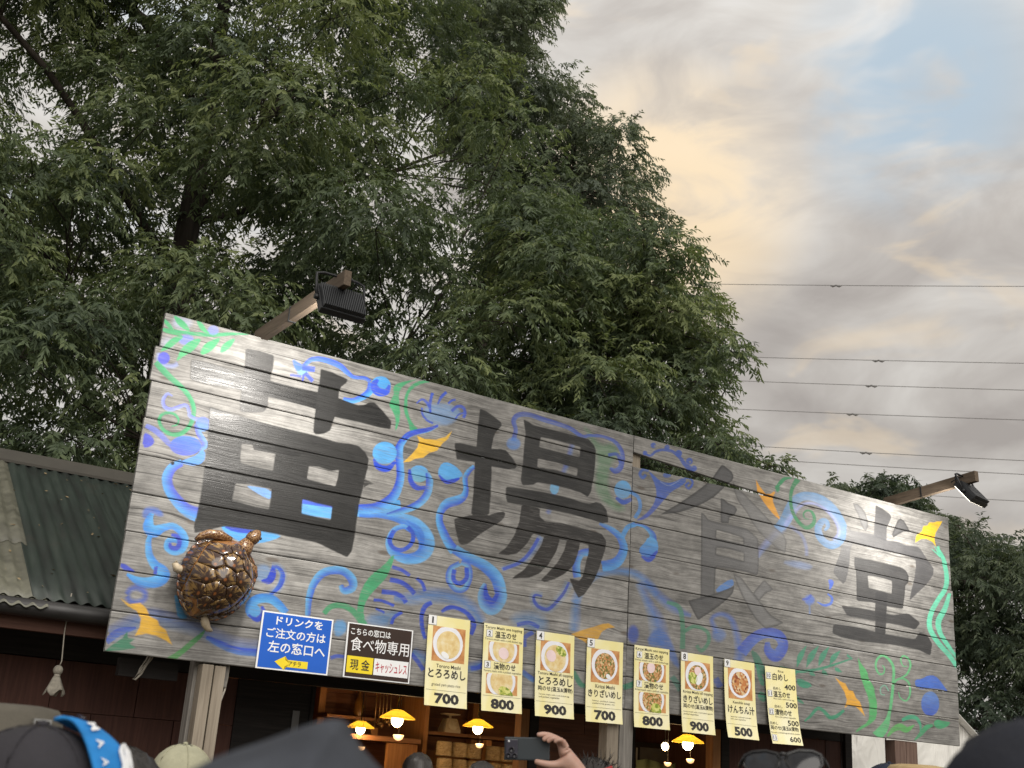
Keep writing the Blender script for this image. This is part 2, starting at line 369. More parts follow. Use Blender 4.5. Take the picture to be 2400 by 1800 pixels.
# left edge
R('A', [(1085, 265), (950, 262), (820, 270), (700, 262), (600, 250), (440, 222)], [6, 24, 28, 28, 26, 16], GR)
O('A', (820, 235), 40, 34, (135, 150, 225), .8, soft=.006); O('A', (620, 305), 55, 38, (120, 135, 225), .8, soft=.008); O('A', (590, 180), 70, 40, (185, 195, 225), .6, soft=.015)
O('A', (480, 330), 40, 40, (190, 200, 225), .5, soft=.02)
for q in ([(520, 115), (600, 160), (640, 210), (650, 245), (590, 220), (545, 180)], [(450, 140), (500, 180), (540, 245), (500, 230), (455, 180)], [(695, 155), (740, 180), (770, 230), (800, 262), (740, 245), (705, 200)],
          [(590, 270), (540, 280), (490, 310), (440, 370), (425, 395), (500, 370), (560, 320), (600, 290)], [(730, 290), (650, 310), (590, 360), (560, 420), (545, 470), (610, 420), (670, 390), (720, 330)],
          [(880, 285), (800, 310), (740, 350), (720, 425), (800, 395), (850, 340)], [(985, 290), (930, 310), (880, 350), (868, 410), (930, 380), (970, 330)], [(440, 210), (520, 235), (600, 265), (560, 275), (440, 245)]):
    P('A', q, GR, 1, (84, 178, 120))
R('A', [(420, 400), (415, 450), (450, 490), (520, 500), (560, 480)], 46, (140, 155, 225), (165, 180, 225), .8, True)
O('A', (455, 440), 45, 45, (84, 92, 216), .95)
R('A', [(395, 470), (440, 520), (510, 590), (580, 650), (640, 720), (675, 800), (672, 880), (640, 950), (580, 1000), (510, 1005), (450, 970), (420, 910), (440, 860), (490, 845), (540, 860), (565, 900), (550, 935), (510, 945)],
  [40, 50, 45, 38, 36, 34, 34, 34, 34, 32, 28, 26, 24, 22, 20, 18, 14, 8], GR, (62, 150, 105))
R('A', [(520, 720), (480, 705), (450, 750), (460, 800), (510, 820), (570, 800), (620, 790), (640, 830), (650, 870), (720, 900)], [10, 22, 28, 30, 30, 28, 26, 26, 28, 30], (112, 122, 222), (150, 165, 228), .85)
O('A', (745, 930), 55, 55, (100, 120, 228), .9, (110, 165, 235)); R('A', [(700, 930), (710, 990), (740, 1040), (760, 1085), (730, 1110)], 42, (112, 165, 238), (100, 110, 220), .9)
R('A', [(320, 940), (380, 970), (440, 1020), (500, 1080), (560, 1110)], [34, 44, 44, 40, 44], (120, 135, 215), (105, 120, 215), .85)
O('A', (615, 1090), 118, 74, (78, 128, 232), .95, (88, 105, 218)); P('A', [(305, 990), (350, 1005), (380, 1040), (385, 1070), (350, 1100), (295, 1105)], (70, 82, 205), .95)
P('A', [(735, 1110), (765, 1150), (750, 1210), (690, 1240), (610, 1225), (560, 1215), (640, 1180), (700, 1160)], (98, 158, 238), .95)
R('A', [(590, 1215), (520, 1250), (480, 1320), (490, 1400), (540, 1480), (620, 1560), (705, 1600)], [50, 70, 80, 80, 85, 95, 110], (85, 100, 218), (96, 172, 243))
# blue ribbon over the first character
P('A', [(1430, 500), (1500, 495), (1530, 560), (1450, 572)], (120, 172, 238), .9); P('A', [(1405, 445), (1460, 480), (1500, 505), (1440, 548), (1418, 500)], (78, 120, 228))
R('A', [(1490, 500), (1540, 455), (1600, 447), (1680, 465), (1760, 500), (1810, 545), (1860, 580), (1940, 590), (1985, 615)], [30, 34, 36, 42, 42, 36, 28, 28, 30], (62, 98, 222), (84, 135, 232))
R('A', [(1480, 512), (1572, 525)], 40, (62, 92, 222)); R('A', [(1390, 565), (1470, 575)], 16, (75, 90, 222)); R('A', [(1490, 560), (1480, 612)], 14, (75, 90, 222)); R('A', [(1500, 550), (1555, 612)], 26, (70, 92, 222))
R('A', [(1990, 620), (1980, 680), (1940, 720), (1860, 755), (1780, 745)], [50, 55, 50, 40, 30], (80, 168, 240), (55, 95, 222)); O('A', (2060, 650), 76, 76, (70, 165, 238))
R('A', [(2040, 600), (2010, 640), (2040, 690), (2100, 690), (2125, 640)], [20, 56, 64, 50, 16], (50, 88, 222))
# green blades and the tulip
P('K', [(1040, 255), (920, 270), (830, 300), (812, 340), (825, 380), (790, 440), (780, 480), (815, 540), (840, 600), (830, 715), (862, 650), (878, 560), (870, 480), (862, 400), (880, 330), (950, 280)], GR)
P('K', [(1150, 280), (1050, 262), (960, 310), (915, 390), (905, 480), (915, 560), (945, 620), (960, 700), (980, 740), (1000, 690), (1035, 685), (985, 640), (950, 570), (935, 480), (940, 400), (975, 340), (1060, 290)], GR)
P('K', [(1060, 520), (1160, 460), (1300, 470), (1400, 520), (1380, 590), (1300, 650), (1180, 650), (1100, 610)], (128, 168, 218), .7, soft=.012)
for q, w in (([(1015, 465), (1060, 430), (1100, 450), (1130, 500), (1135, 545)], [8, 20, 24, 26, 18]), ([(1130, 490), (1140, 430), (1155, 370)], 26), ([(1200, 470), (1230, 410), (1275, 365)], [14, 26, 26]), ([(1290, 465), (1320, 440), (1355, 430)], 20),
             ([(1320, 530), (1370, 490), (1420, 500), (1435, 550), (1420, 590)], 27), ([(1060, 500), (1070, 560), (1110, 610), (1160, 635)], 18), ([(1350, 600), (1380, 560), (1430, 545)], 14)):
    R('K', q, w, (60, 88, 205), (72, 105, 212))
# the long branching stems
R('B', [(1870, 150), (1980, 150), (2080, 140), (2160, 120), (2210, 110)], [90, 80, 84, 90, 90], LB, (110, 182, 240))
R('C', [(-60, 1110), (0, 1115), (120, 1120), (240, 1150), (350, 1200), (430, 1290), (440, 1380), (380, 1440), (280, 1450), (190, 1400), (165, 1320), (200, 1240), (270, 1215), (320, 1250)], [70, 70, 70, 80, 110, 120, 115, 95, 75, 60, 50, 40, 36, 20], (112, 184, 243), (64, 128, 228))
R('C', [(200, 1240), (168, 1310), (200, 1370), (270, 1385), (330, 1340), (340, 1270), (300, 1215)], 32, (48, 90, 212))
R('C', [(290, 1170), (380, 1230), (410, 1310), (395, 1390)], [10, 34, 34, 10], (60, 112, 215), None, .55)
R('K', [(1205, 655), (1120, 690), (1020, 710), (950, 735), (900, 790), (870, 850), (872, 950), (880, 1050), (870, 1150), (830, 1250), (760, 1320), (650, 1370), (500, 1375)], [22, 40, 48, 54, 60, 70, 70, 70, 74, 84, 92, 92, 80], (102, 178, 243), (30, 76, 216))
R('K', [(1205, 655), (1120, 690), (1020, 715), (950, 745), (905, 790)], [16, 30, 34, 30, 10], (52, 82, 210))
O('K', (745, 890), 106, 98, (88, 176, 243)); R('K', [(648, 940), (690, 1010), (770, 1025), (838, 965)], [14, 56, 56, 24], (28, 74, 214))
O('K', (1040, 1070), 84, 74, (94, 172, 238), 1, (118, 178, 200)); R('K', [(960, 1030), (968, 1130), (1020, 1190), (1095, 1190)], [24, 44, 46, 30], (38, 76, 210)); R('K', [(1115, 1060), (1130, 1130), (1120, 1220), (1070, 1300), (980, 1360), (860, 1400), (760, 1425)], [34, 64, 66, 66, 62, 50, 26], (110, 180, 232), (56, 92, 212))
P('K', [(1205, 1040), (1240, 975), (1300, 970), (1380, 1020), (1430, 1090), (1390, 1100), (1330, 1130), (1250, 1140), (1210, 1090)], (94, 175, 240)); R('K', [(1212, 1080), (1270, 1138), (1340, 1130), (1392, 1108)], [12, 36, 36, 16], (34, 74, 210))
R('K', [(1520, 1005), (1470, 1050), (1440, 1110), (1445, 1180), (1430, 1260), (1370, 1300), (1280, 1330), (1225, 1400), (1215, 1480), (1240, 1560), (1290, 1660), (1350, 1740)], [34, 44, 46, 44, 62, 84, 84, 64, 62, 72, 80, 84], (58, 95, 212), (100, 178, 238))
R('C', [(650, 1380), (720, 1425), (800, 1465), (880, 1510), (960, 1590), (990, 1690), (985, 1760)], [70, 72, 76, 86, 94, 92, 84], (110, 180, 236), (62, 115, 215))
R('G', [(985, 560), (990, 640), (930, 715), (868, 680), (850, 600), (880, 530)], [84, 92, 100, 80, 56, 30], (118, 178, 225), (55, 85, 200), .92); R('G', [(970, 600), (930, 660), (885, 620), (880, 550)], [20, 44, 40, 20], (52, 82, 200))
P('K', [(905, 970), (980, 900), (1030, 840), (1040, 790), (1020, 742), (1090, 770), (1190, 775), (1270, 750), (1325, 700), (1290, 770), (1240, 810), (1200, 870), (1130, 890), (1080, 930), (1010, 940), (960, 965)], YE, sm=0)
R('G', [(690, 380), (622, 420), (606, 500), (650, 570), (720, 572), (765, 490), (755, 400), (700, 372)], 40, (120, 185, 232), (60, 105, 212), .92); R('G', [(650, 425), (645, 500), (690, 528), (740, 490), (742, 410)], 34, (48, 85, 208))
for q, w in (([(190, 405), (260, 430), (320, 470)], 28), ([(170, 500), (250, 520), (310, 560), (352, 605)], 36), ([(110, 590), (200, 600), (260, 630), (290, 672)], 36), ([(50, 650), (120, 660), (200, 695)], 24), ([(370, 490), (410, 530), (430, 585)], 27), ([(65, 715), (130, 745)], 18),
             ([(480, 670), (430, 700), (405, 770), (410, 860), (430, 940)], [32, 38, 34, 32, 26]), ([(550, 740), (600, 710), (660, 710), (740, 750), (790, 830), (770, 910)], [20, 34, 30, 34, 40, 30]), ([(260, 740), (200, 780), (180, 830)], 26)):
    R('G', q, w, (32, 66, 196), (56, 90, 205), .95)
R('G', [(330, 1050), (380, 1110), (420, 1170)], 34, (50, 80, 190), None, .9); R('G', [(770, 1160), (830, 1150), (870, 1120)], 36, (50, 80, 190), None, .9); R('G', [(1165, 1000), (1170, 930), (1230, 890)], 34, (60, 90, 190), None, .8)
R('G', [(1150, 1180), (1200, 1220), (1245, 1250)], 40, (60, 95, 190), (90, 140, 200), .8)
R('G', [(1500, 520), (1460, 600), (1400, 670), (1340, 720), (1270, 700), (1235, 650), (1250, 615), (1300, 625)], 80, (110, 155, 205), None, .45, True); R('G', [(1500, 520), (1460, 600), (1400, 670), (1340, 720), (1270, 700), (1235, 650), (1250, 615), (1300, 625)], [16, 24, 26, 28, 28, 24, 20, 14], (54, 76, 182), None, .85)
R('G', [(1110, 835), (1200, 820), (1275, 855)], 30, (50, 80, 185), None, .85)
P('G', [(1510, 905), (1600, 872), (1680, 850), (1740, 830), (1790, 823), (1840, 855), (1780, 862), (1740, 888), (1715, 935), (1640, 985), (1600, 955)], (218, 168, 72), sm=0)
R('G', [(1530, 1180), (1580, 1270), (1620, 1290)], [30, 40, 30], (60, 140, 110), None, .85); R('G', [(1900, 1300), (1960, 1280), (2010, 1250)], 44, (60, 140, 110), None, .85)
# around the turtle
P('B', [(300, 150), (330, 120), (400, 122), (445, 160), (455, 185), (425, 192), (395, 178), (370, 172), (340, 205), (298, 200)], (84, 122, 212), .85, soft=.008)
R('B', [(370, 165), (350, 210), (345, 270), (385, 300), (450, 275), (520, 262), (580, 300), (610, 360), (590, 430), (530, 450), (480, 420), (490, 370), (545, 370), (560, 395)], [30, 60, 92, 96, 60, 52, 58, 62, 62, 58, 50, 42, 36, 16], (98, 182, 246), (66, 148, 238))
R('B', [(510, 325), (555, 340), (572, 385), (550, 425), (508, 418), (500, 385)], [20, 34, 36, 38, 34, 16], (62, 84, 210)); R('B', [(350, 340), (340, 400), (350, 480), (390, 550), (440, 590), (455, 625), (420, 665), (340, 682), (260, 668), (180, 618)], [40, 48, 58, 72, 84, 94, 94, 84, 64, 20], (70, 150, 240), (98, 182, 246))
P('B', [(140, 522), (250, 600), (235, 607), (133, 580)], (62, 82, 205)); R('B', [(398, 560), (390, 618)], 28, (58, 86, 208))
R('B', [(180, 770), (210, 730), (260, 720), (310, 750), (310, 800), (260, 825), (205, 815), (185, 780)], 60, (60, 92, 205), (72, 110, 205), .85, True)
P('B', [(130, 795), (200, 840), (280, 830), (325, 870), (350, 930), (410, 960), (425, 1000), (470, 1030), (490, 1080), (520, 1145), (470, 1110), (400, 1075), (320, 1060), (240, 1075), (275, 1010), (285, 950), (250, 890), (180, 850)], (242, 190, 66), sm=0)
R('B', [(30, 1120), (120, 1050), (250, 1015)], [50, 60, 20], (62, 88, 192), (85, 118, 200), .9); R('B', [(770, 1085), (880, 1140), (1000, 1185), (1150, 1200)], [30, 54, 56, 56], (48, 80, 208), (80, 130, 210), .95)
P('B', [(15, 1190), (60, 1150), (150, 1090), (185, 1040), (190, 1090), (240, 1100), (200, 1130), (250, 1165), (160, 1180)], (62, 135, 104), .95, sm=0); P('B', [(460, 1245), (560, 1190), (640, 1120), (720, 1060), (770, 1020), (745, 1080), (680, 1140), (600, 1210), (540, 1255)], (76, 150, 92), .95, (95, 165, 95))
P('B', [(530, 760), (570, 800), (600, 900), (640, 945), (560, 955), (540, 850)], (56, 140, 190), .9)
P('B', [(870, 270), (920, 255), (1000, 270), (1100, 290), (1200, 300), (1340, 330), (1270, 365), (1170, 390), (1060, 390), (960, 350)], (92, 178, 245)); P('B', [(885, 262), (1000, 268), (1150, 300), (1090, 318), (980, 308)], (52, 84, 212))
O('B', (1190, 612), 62, 66, (120, 158, 205), .7, soft=.012); R('B', [(1250, 560), (1300, 570), (1335, 620), (1320, 690), (1280, 740), (1230, 775)], 76, (120, 165, 225), None, .5, True)
R('B', [(1262, 555), (1262, 610), (1235, 665), (1178, 668)], [16, 52, 56, 18], (34, 68, 206)); R('B', [(1255, 562), (1300, 570), (1335, 620), (1320, 690), (1280, 740), (1230, 775)], [20, 26, 36, 40, 30, 16], (50, 84, 210), (72, 118, 215))
R('B', [(1130, 945), (1090, 900), (1100, 840), (1160, 800), (1240, 800), (1300, 840), (1360, 905)], [40, 60, 72, 72, 70, 66, 56], (64, 142, 232), (98, 180, 243)); R('B', [(1085, 915), (1145, 955), (1192, 905), (1180, 855)], [24, 40, 36, 20], (44, 78, 205)); O('B', (1128, 890), 44, 44, (92, 172, 238))
R('B', [(1520, 925), (1530, 800), (1560, 700), (1620, 620), (1700, 590), (1790, 600), (1850, 660), (1850, 720), (1790, 740), (1765, 700)], [40, 50, 56, 62, 62, 62, 66, 62, 52, 34], (104, 178, 232), (58, 105, 212))
P('B', [(2165, 460), (2160, 520), (2110, 640), (2030, 720), (1960, 800), (1930, 880), (1945, 960), (1890, 950), (1885, 850), (1920, 720), (1990, 620), (2080, 560)], GR); R('B', [(1640, 910), (1690, 860), (1770, 850), (1840, 880), (1900, 940), (1940, 1000)], [40, 42, 46, 46, 54, 60], (74, 160, 114))
P('B', [(1715, 960), (1800, 960), (1810, 1040), (1760, 1080), (1715, 1070)], (100, 170, 230), .8, soft=.008); R('B', [(1690, 1240), (1740, 1225), (1800, 1232)], 30, (60, 90, 195), None, .9)
# upper middle scrolls
R('C', [(1085, 580), (1100, 500), (1085, 430), (1120, 388), (1200, 386), (1300, 420), (1400, 450), (1500, 485), (1590, 545), (1650, 540), (1750, 548), (1840, 590), (1890, 670), (1880, 770), (1840, 802), (1800, 780)], [40, 32, 36, 38, 36, 36, 36, 32, 28, 24, 24, 28, 32, 42, 42, 20], (58, 84, 185), (90, 120, 200), .82)
O('C', (1085, 600), 52, 46, (104, 152, 222), .7, soft=.008); R('C', [(1785, 685), (1850, 680), (1880, 740)], 26, (66, 92, 185), None, .8); R('C', [(1530, 560), (1490, 720), (1460, 800), (1410, 900), (1390, 960), (1340, 1120)], 50, (100, 140, 210), (80, 100, 200), .6, True); O('C', (1390, 930), 34, 44, (120, 180, 222), .9)
O('C', (1895, 940), 62, 68, (100, 172, 230), .9, (110, 165, 215)); R('C', [(1845, 1000), (1900, 1032), (1962, 1010)], [20, 38, 26], (60, 95, 190)); R('C', [(1950, 955), (2010, 1000), (2022, 1080), (1985, 1150)], 28, (90, 150, 220), None, .9)
R('C', [(1720, 1190), (1800, 1230), (1870, 1290), (1900, 1370), (1880, 1440), (1830, 1490), (1740, 1510)], [20, 40, 52, 62, 72, 82, 84], (96, 165, 228), (72, 120, 210)); R('C', [(1990, 1195), (1930, 1220), (1890, 1290)], 38, (92, 160, 225)); R('C', [(1960, 1195), (2050, 1212), (2112, 1270), (2112, 1330)], [16, 24, 44, 74], (66, 105, 200), (96, 170, 228))
P('C', [(2080, 1290), (2150, 1310), (2160, 1390), (2120, 1465), (2060, 1460), (2030, 1430), (2010, 1380), (2060, 1330)], (104, 175, 232), 1, (80, 125, 210)); R('C', [(2030, 1435), (2090, 1458), (2150, 1395)], [14, 40, 16], (66, 92, 200))
R('C', [(1650, 1400), (1580, 1420), (1550, 1500), (1560, 1590)], 58, (104, 172, 230), (62, 100, 205), .9); R('C', [(1290, 1290), (1220, 1400), (1150, 1470), (1000, 1530)], [60, 60, 50, 44], (115, 155, 220), None, .6, True); R('C', [(1270, 1300), (1210, 1400), (1130, 1480), (1010, 1530)], 26, (58, 84, 195), None, .8)
# right half
R('M', [(170, 190), (240, 212), (290, 172), (370, 152), (470, 172), (550, 240), (600, 310), (690, 375)], [20, 26, 28, 30, 32, 38, 46, 66], (60, 92, 180), None, .9)
for c, r in (((268, 105), 28), ((410, 128), 27), ((530, 190), 36), ((642, 270), 36), ((690, 345), 30), ((182, 185), 24)): O('M', c, r, r, (66, 98, 186), .9)
for c, r in (((285, 112), 10), ((648, 278), 12)): O('M', c, r, r, (140, 142, 150), .9)
P('M', [(215, 370), (260, 400), (330, 470), (420, 500), (500, 480), (570, 440), (620, 470), (560, 530), (460, 580), (400, 650), (340, 720), (270, 800), (190, 870), (80, 890), (180, 830), (260, 740), (300, 650), (300, 560), (270, 470)], (66, 104, 188), .9, (80, 100, 190))
R('M', [(222, 368), (160, 360), (130, 402), (160, 442), (192, 410)], 32, (68, 104, 186), None, .9); R('M', [(590, 440), (650, 450), (675, 500), (640, 552), (605, 522), (640, 490)], 24, (60, 95, 186), None, .9); R('M', [(340, 480), (430, 522), (540, 470)], 8, (150, 165, 200), None, .8); O('M', (410, 415), 44, 26, (70, 104, 182), .85)
P('M', [(1330, 460), (1370, 530), (1430, 610), (1480, 610), (1520, 580), (1530, 600), (1505, 640), (1510, 700), (1540, 770), (1590, 885), (1520, 830), (1460, 760), (1400, 680), (1345, 590)], YO, sm=0)
R('N', [(-150, 640), (-50, 520), (30, 330), (130, 240), (260, 230), (400, 280), (530, 390), (620, 530), (660, 650), (620, 770), (530, 830), (440, 800), (370, 720), (350, 620), (400, 540), (450, 540), (470, 600), (430, 650)], [120, 150, 130, 115, 110, 115, 115, 108, 112, 112, 104, 94, 92, 90, 84, 64, 52, 30], (105, 155, 205), (140, 175, 220), .82)
R('N', [(-60, 600), (0, 500), (130, 350), (250, 312), (380, 352), (500, 450), (590, 580), (602, 690), (540, 762)], [60, 80, 56, 46, 46, 50, 56, 60, 40], LV, (150, 165, 228), .85, True)
R('M', [(1700, 445), (1630, 452), (1580, 500), (1535, 555)], [14, 36, 42, 20], (62, 145, 100)); P('M', [(1560, 515), (1585, 560), (1550, 605), (1520, 530)], (62, 145, 100))
R('M', [(1765, 458), (1712, 540), (1690, 640), (1700, 760), (1750, 870), (1820, 945), (1880, 955), (1930, 910), (1932, 840), (1900, 790), (1850, 785), (1822, 822), (1842, 862), (1885, 872)], [64, 42, 36, 36, 38, 42, 46, 42, 34, 25, 20, 18, 14, 8], (56, 138, 92))
P('N', [(470, 1250), (545, 1265), (540, 1330), (490, 1392), (492, 1320)], (76, 112, 218)); O('N', (250, 1505), 62, 58, (84, 125, 218), .8, soft=.012); R('N', [(160, 1500), (230, 1490), (270, 1440)], 30, (66, 92, 205), None, .7); R('N', [(470, 1430), (525, 1480), (510, 1550), (430, 1572), (340, 1530)], [20, 30, 34, 30, 10], (82, 118, 215)); R('N', [(250, 1540), (250, 1600), (250, 1690)], 34, (105, 145, 215), None, .6, True)
R('D', [(690, 1190), (660, 1110), (710, 1080), (770, 1110), (800, 1190), (820, 1290), (815, 1350)], [50, 36, 36, 46, 54, 70, 80], (72, 104, 188), (100, 130, 195), .8, True); O('D', (700, 1200), 40, 36, (90, 130, 200), .6, soft=.015)
R('D', [(830, 1300), (890, 1230), (960, 1190), (1040, 1200), (1070, 1260), (1030, 1320), (985, 1290), (980, 1240)], [70, 66, 62, 62, 62, 72, 52, 26], (66, 92, 195), (88, 118, 205), .9)
R('D', [(400, 1010), (470, 1040), (490, 1130), (490, 1280)], [20, 28, 28, 32], (74, 142, 112), None, .8); R('D', [(500, 1180), (560, 1150), (630, 1180), (640, 1240), (600, 1290), (570, 1260)], 22, (74, 142, 112), None, .75)
P('D', [(880, 1280), (930, 1310), (960, 1380), (1000, 1440), (930, 1420), (900, 1350)], (62, 122, 102), .9); R('D', [(430, 1440), (460, 1480), (480, 1520)], 34, (70, 130, 115), None, .7); R('D', [(680, 1450), (710, 1500)], 40, (60, 90, 170), None, .7)
R('D', [(1050, 1385), (1160, 1410), (1300, 1390), (1470, 1335)], [16, 18, 16, 8], (64, 148, 118), None, .95)
for a_, b_, w in (((1205, 1262), (1150, 1385), 34), ((1275, 1262), (1205, 1385), 38), ((1335, 1268), (1275, 1380), 36), ((1400, 1290), (1340, 1370), 34), ((1160, 1410), (1080, 1470), 34), ((1230, 1405), (1255, 1435), 26), ((1300, 1400), (1330, 1430), 26), ((1370, 1385), (1410, 1415), 24), ((1470, 1335), (1440, 1310), 16)):
    mx, my = (a_[0] + b_[0]) / 2, (a_[1] + b_[1]) / 2; R('D', [a_, (mx - 8, my), b_], [4, w, 4], (66, 150, 120), None, .92)
P('D', [(1150, 1440), (1250, 1490), (1200, 1512), (1150, 1490)], (66, 150, 120), .95); P('D', [(1140, 1540), (1205, 1602), (1160, 1590)], (66, 140, 110), .95); P('D', [(905, 1330), (940, 1400), (970, 1500), (930, 1480)], (66, 140, 112), .9); P('D', [(930, 1520), (975, 1540), (970, 1590), (925, 1570)], (66, 140, 112), .9)
P('E', [(250, 385), (310, 430), (360, 450), (395, 520), (440, 530), (470, 600), (510, 640), (530, 690), (570, 795), (520, 740), (470, 690), (400, 675), (355, 705), (375, 620), (350, 540), (300, 460)], (242, 180, 62), sm=0)
P('E', [(485, 165), (520, 240), (590, 330), (600, 400), (660, 490), (665, 560), (690, 650), (690, 800), (640, 860), (540, 920), (460, 965), (500, 910), (600, 850), (615, 750), (600, 600), (550, 480), (510, 350)], (92, 180, 112))
G2 = (106, 190, 132)
R('E', [(690, 1000), (770, 900), (815, 780), (840, 600), (855, 450), (860, 300), (820, 210), (750, 160), (690, 200), (675, 280), (710, 350), (755, 345), (765, 290), (740, 260)], [120, 90, 38, 33, 31, 30, 28, 26, 24, 22, 20, 16, 14, 8], G2)
R('E', [(860, 450), (900, 410), (960, 400), (1020, 450), (1030, 560), (990, 630), (930, 600), (910, 540)], [24, 24, 22, 22, 20, 18, 14, 8], G2); R('E', [(940, 390), (1000, 350), (1035, 260), (1010, 190), (960, 165), (935, 210), (960, 270), (1000, 270)], [16, 22, 22, 20, 18, 16, 12, 8], G2); R('E', [(810, 530), (770, 470), (725, 500), (730, 560), (770, 570)], 14, (130, 190, 165))
P('E', [(1080, 410), (1150, 405), (1220, 365), (1290, 370), (1340, 420), (1390, 490), (1430, 540), (1350, 510), (1230, 500), (1150, 515), (1085, 480)], (76, 116, 208)); O('E', (1240, 660), 95, 128, (104, 145, 212), .95, (66, 98, 200))
R('E', [(-60, 840), (0, 790), (70, 712), (130, 730), (200, 800), (270, 790), (350, 728)], [20, 30, 36, 36, 42, 40, 28], (66, 152, 118)); R('E', [(800, 1000), (860, 930), (930, 900), (1000, 930), (1080, 880)], [20, 52, 72, 60, 8], (102, 180, 104)); R('E', [(950, 830), (1030, 800), (1100, 812), (1140, 880), (1145, 950)], [30, 50, 42, 26, 18], (76, 170, 132))
R('E', [(1080, 1040), (1140, 980), (1200, 910), (1270, 880)], [10, 42, 52, 30], (76, 165, 118)); P('E', [(1270, 880), (1300, 820), (1380, 840), (1460, 850), (1420, 900), (1330, 930)], (76, 165, 118))
R('D', [(1955, 690), (1990, 760), (2010, 850), (2005, 930), (1960, 1000), (1920, 1080), (1915, 1160), (1960, 1240), (2030, 1320), (2072, 1385)], [10, 24, 27, 28, 28, 30, 30, 28, 28, 24], MT); R('D', [(2028, 960), (2000, 1050), (1965, 1120), (1975, 1190), (2020, 1260), (2070, 1330)], [20, 31, 35, 28, 24, 16], MT)
for q in ((1925, 705), (1940, 690), (1965, 685)): R('D', [q, (1975, 750)], [4, 12], MT)
P('N', [(1885, 535), (1850, 600), (1800, 680), (1785, 760), (1805, 848), (1760, 790), (1690, 755), (1620, 755), (1550, 800), (1560, 710), (1630, 660), (1650, 595), (1700, 590), (1720, 550), (1790, 550), (1810, 540)], (252, 206, 46), sm=0)

# the four characters
K1, K2, K3, K4 = (25, 25, 25), (32, 31, 30), (78, 78, 80), (48, 48, 50)
P('A', [(655, 450), (770, 468), (1060, 560), (1250, 610), (1400, 650), (1590, 690), (1760, 740), (1890, 790), (1945, 785), (1975, 768), (2015, 770), (2075, 830), (2140, 910), (2132, 968), (2050, 955), (1900, 915), (1715, 875), (1570, 815), (1400, 770), (1230, 728), (1040, 680), (900, 655), (760, 630), (650, 598)], K1, 1, gloss=.75)
P('A', [(1060, 370), (1160, 385), (1270, 420), (1265, 500), (1250, 560), (1230, 700), (1225, 800), (1200, 835), (1120, 845), (1020, 835), (1020, 760), (1040, 600), (1055, 480)], (34, 33, 33), .93, gloss=.8)
P('A', [(1615, 520), (1700, 545), (1815, 598), (1805, 625), (1765, 655), (1750, 700), (1750, 740), (1730, 850), (1712, 900), (1690, 975), (1640, 1000), (1580, 1005), (1562, 985), (1575, 850), (1592, 700), (1608, 600)], K1, 1, gloss=.6)
P('A', [(1480, 1480), (1705, 1535), (1700, 1560), (1590, 1545), (1478, 1525)], (64, 100, 222), 1, sm=0); P('A', [(1478, 1520), (1700, 1550), (1690, 1630), (1475, 1598)], (104, 182, 246), 1, sm=0); P('A', [(1060, 1382), (1255, 1412), (1250, 1492), (1180, 1462), (1100, 1412)], (118, 165, 226), 1)
P('A', [(795, 800), (850, 820), (1030, 870), (1200, 920), (1400, 970), (1550, 1005), (1750, 1065), (1840, 1075), (1900, 1090), (1950, 1140), (1975, 1190), (1965, 1250), (1930, 1400), (1900, 1520), (1880, 1659), (1868, 1780), (1850, 1870), (1815, 1915), (1720, 1870), (1600, 1810), (1450, 1775), (1300, 1745), (1130, 1715), (900, 1685), (760, 1720), (685, 1735), (678, 1690), (700, 1600), (720, 1500), (750, 1300), (775, 1100), (785, 950)], K1, .98,
  holes=([(1030, 1075), (1110, 1085), (1120, 1120), (1280, 1150), (1275, 1180), (1262, 1275), (1150, 1250), (1020, 1215)], [(1530, 1240), (1600, 1245), (1690, 1275), (1750, 1270), (1745, 1320), (1725, 1390), (1620, 1365), (1515, 1335)],
         [(985, 1370), (1090, 1375), (1250, 1410), (1245, 1480), (1232, 1560), (1130, 1540), (960, 1495)], [(1480, 1485), (1580, 1515), (1700, 1540), (1690, 1640), (1580, 1615), (1475, 1590)]), gloss=.72)
P('A', [(1935, 1330), (2020, 1375), (1975, 1375), (1935, 1400)], K1, .9, sm=0)
P('C', [(835, 340), (900, 370), (990, 440), (998, 465), (975, 490), (950, 520), (935, 560), (920, 640), (925, 760), (925, 860), (915, 1000), (905, 1130), (770, 1130), (785, 1000), (795, 850), (800, 740), (810, 620), (820, 480)], K1, 1, K2, gloss=.35)
P('C', [(650, 595), (690, 595), (800, 620), (920, 640), (990, 640), (1030, 650), (1080, 710), (1112, 765), (1100, 785), (1040, 790), (930, 770), (800, 735), (720, 725), (665, 715), (660, 660), (648, 625)], K1, 1, gloss=.35)
P('C', [(645, 1155), (770, 1130), (905, 1130), (960, 1110), (1010, 1102), (1025, 1115), (1015, 1150), (985, 1180), (900, 1230), (830, 1275), (790, 1310), (740, 1345), (700, 1350), (680, 1335), (665, 1280), (650, 1210)], (36, 34, 33), 1, gloss=.3)
P('C', [(1158, 420), (1200, 440), (1230, 465), (1300, 480), (1500, 530), (1600, 555), (1640, 565), (1680, 610), (1695, 650), (1690, 760), (1680, 850), (1660, 960), (1635, 995), (1590, 965), (1500, 935), (1380, 905), (1265, 885), (1230, 905), (1155, 908), (1140, 870), (1152, 780), (1160, 650), (1172, 520)], (33, 33, 33), 1,
  holes=([(1285, 552), (1400, 575), (1450, 590), (1580, 625), (1575, 700), (1470, 675), (1275, 625)], [(1265, 710), (1400, 740), (1560, 785), (1555, 840), (1400, 795), (1262, 775)]), gloss=.35)
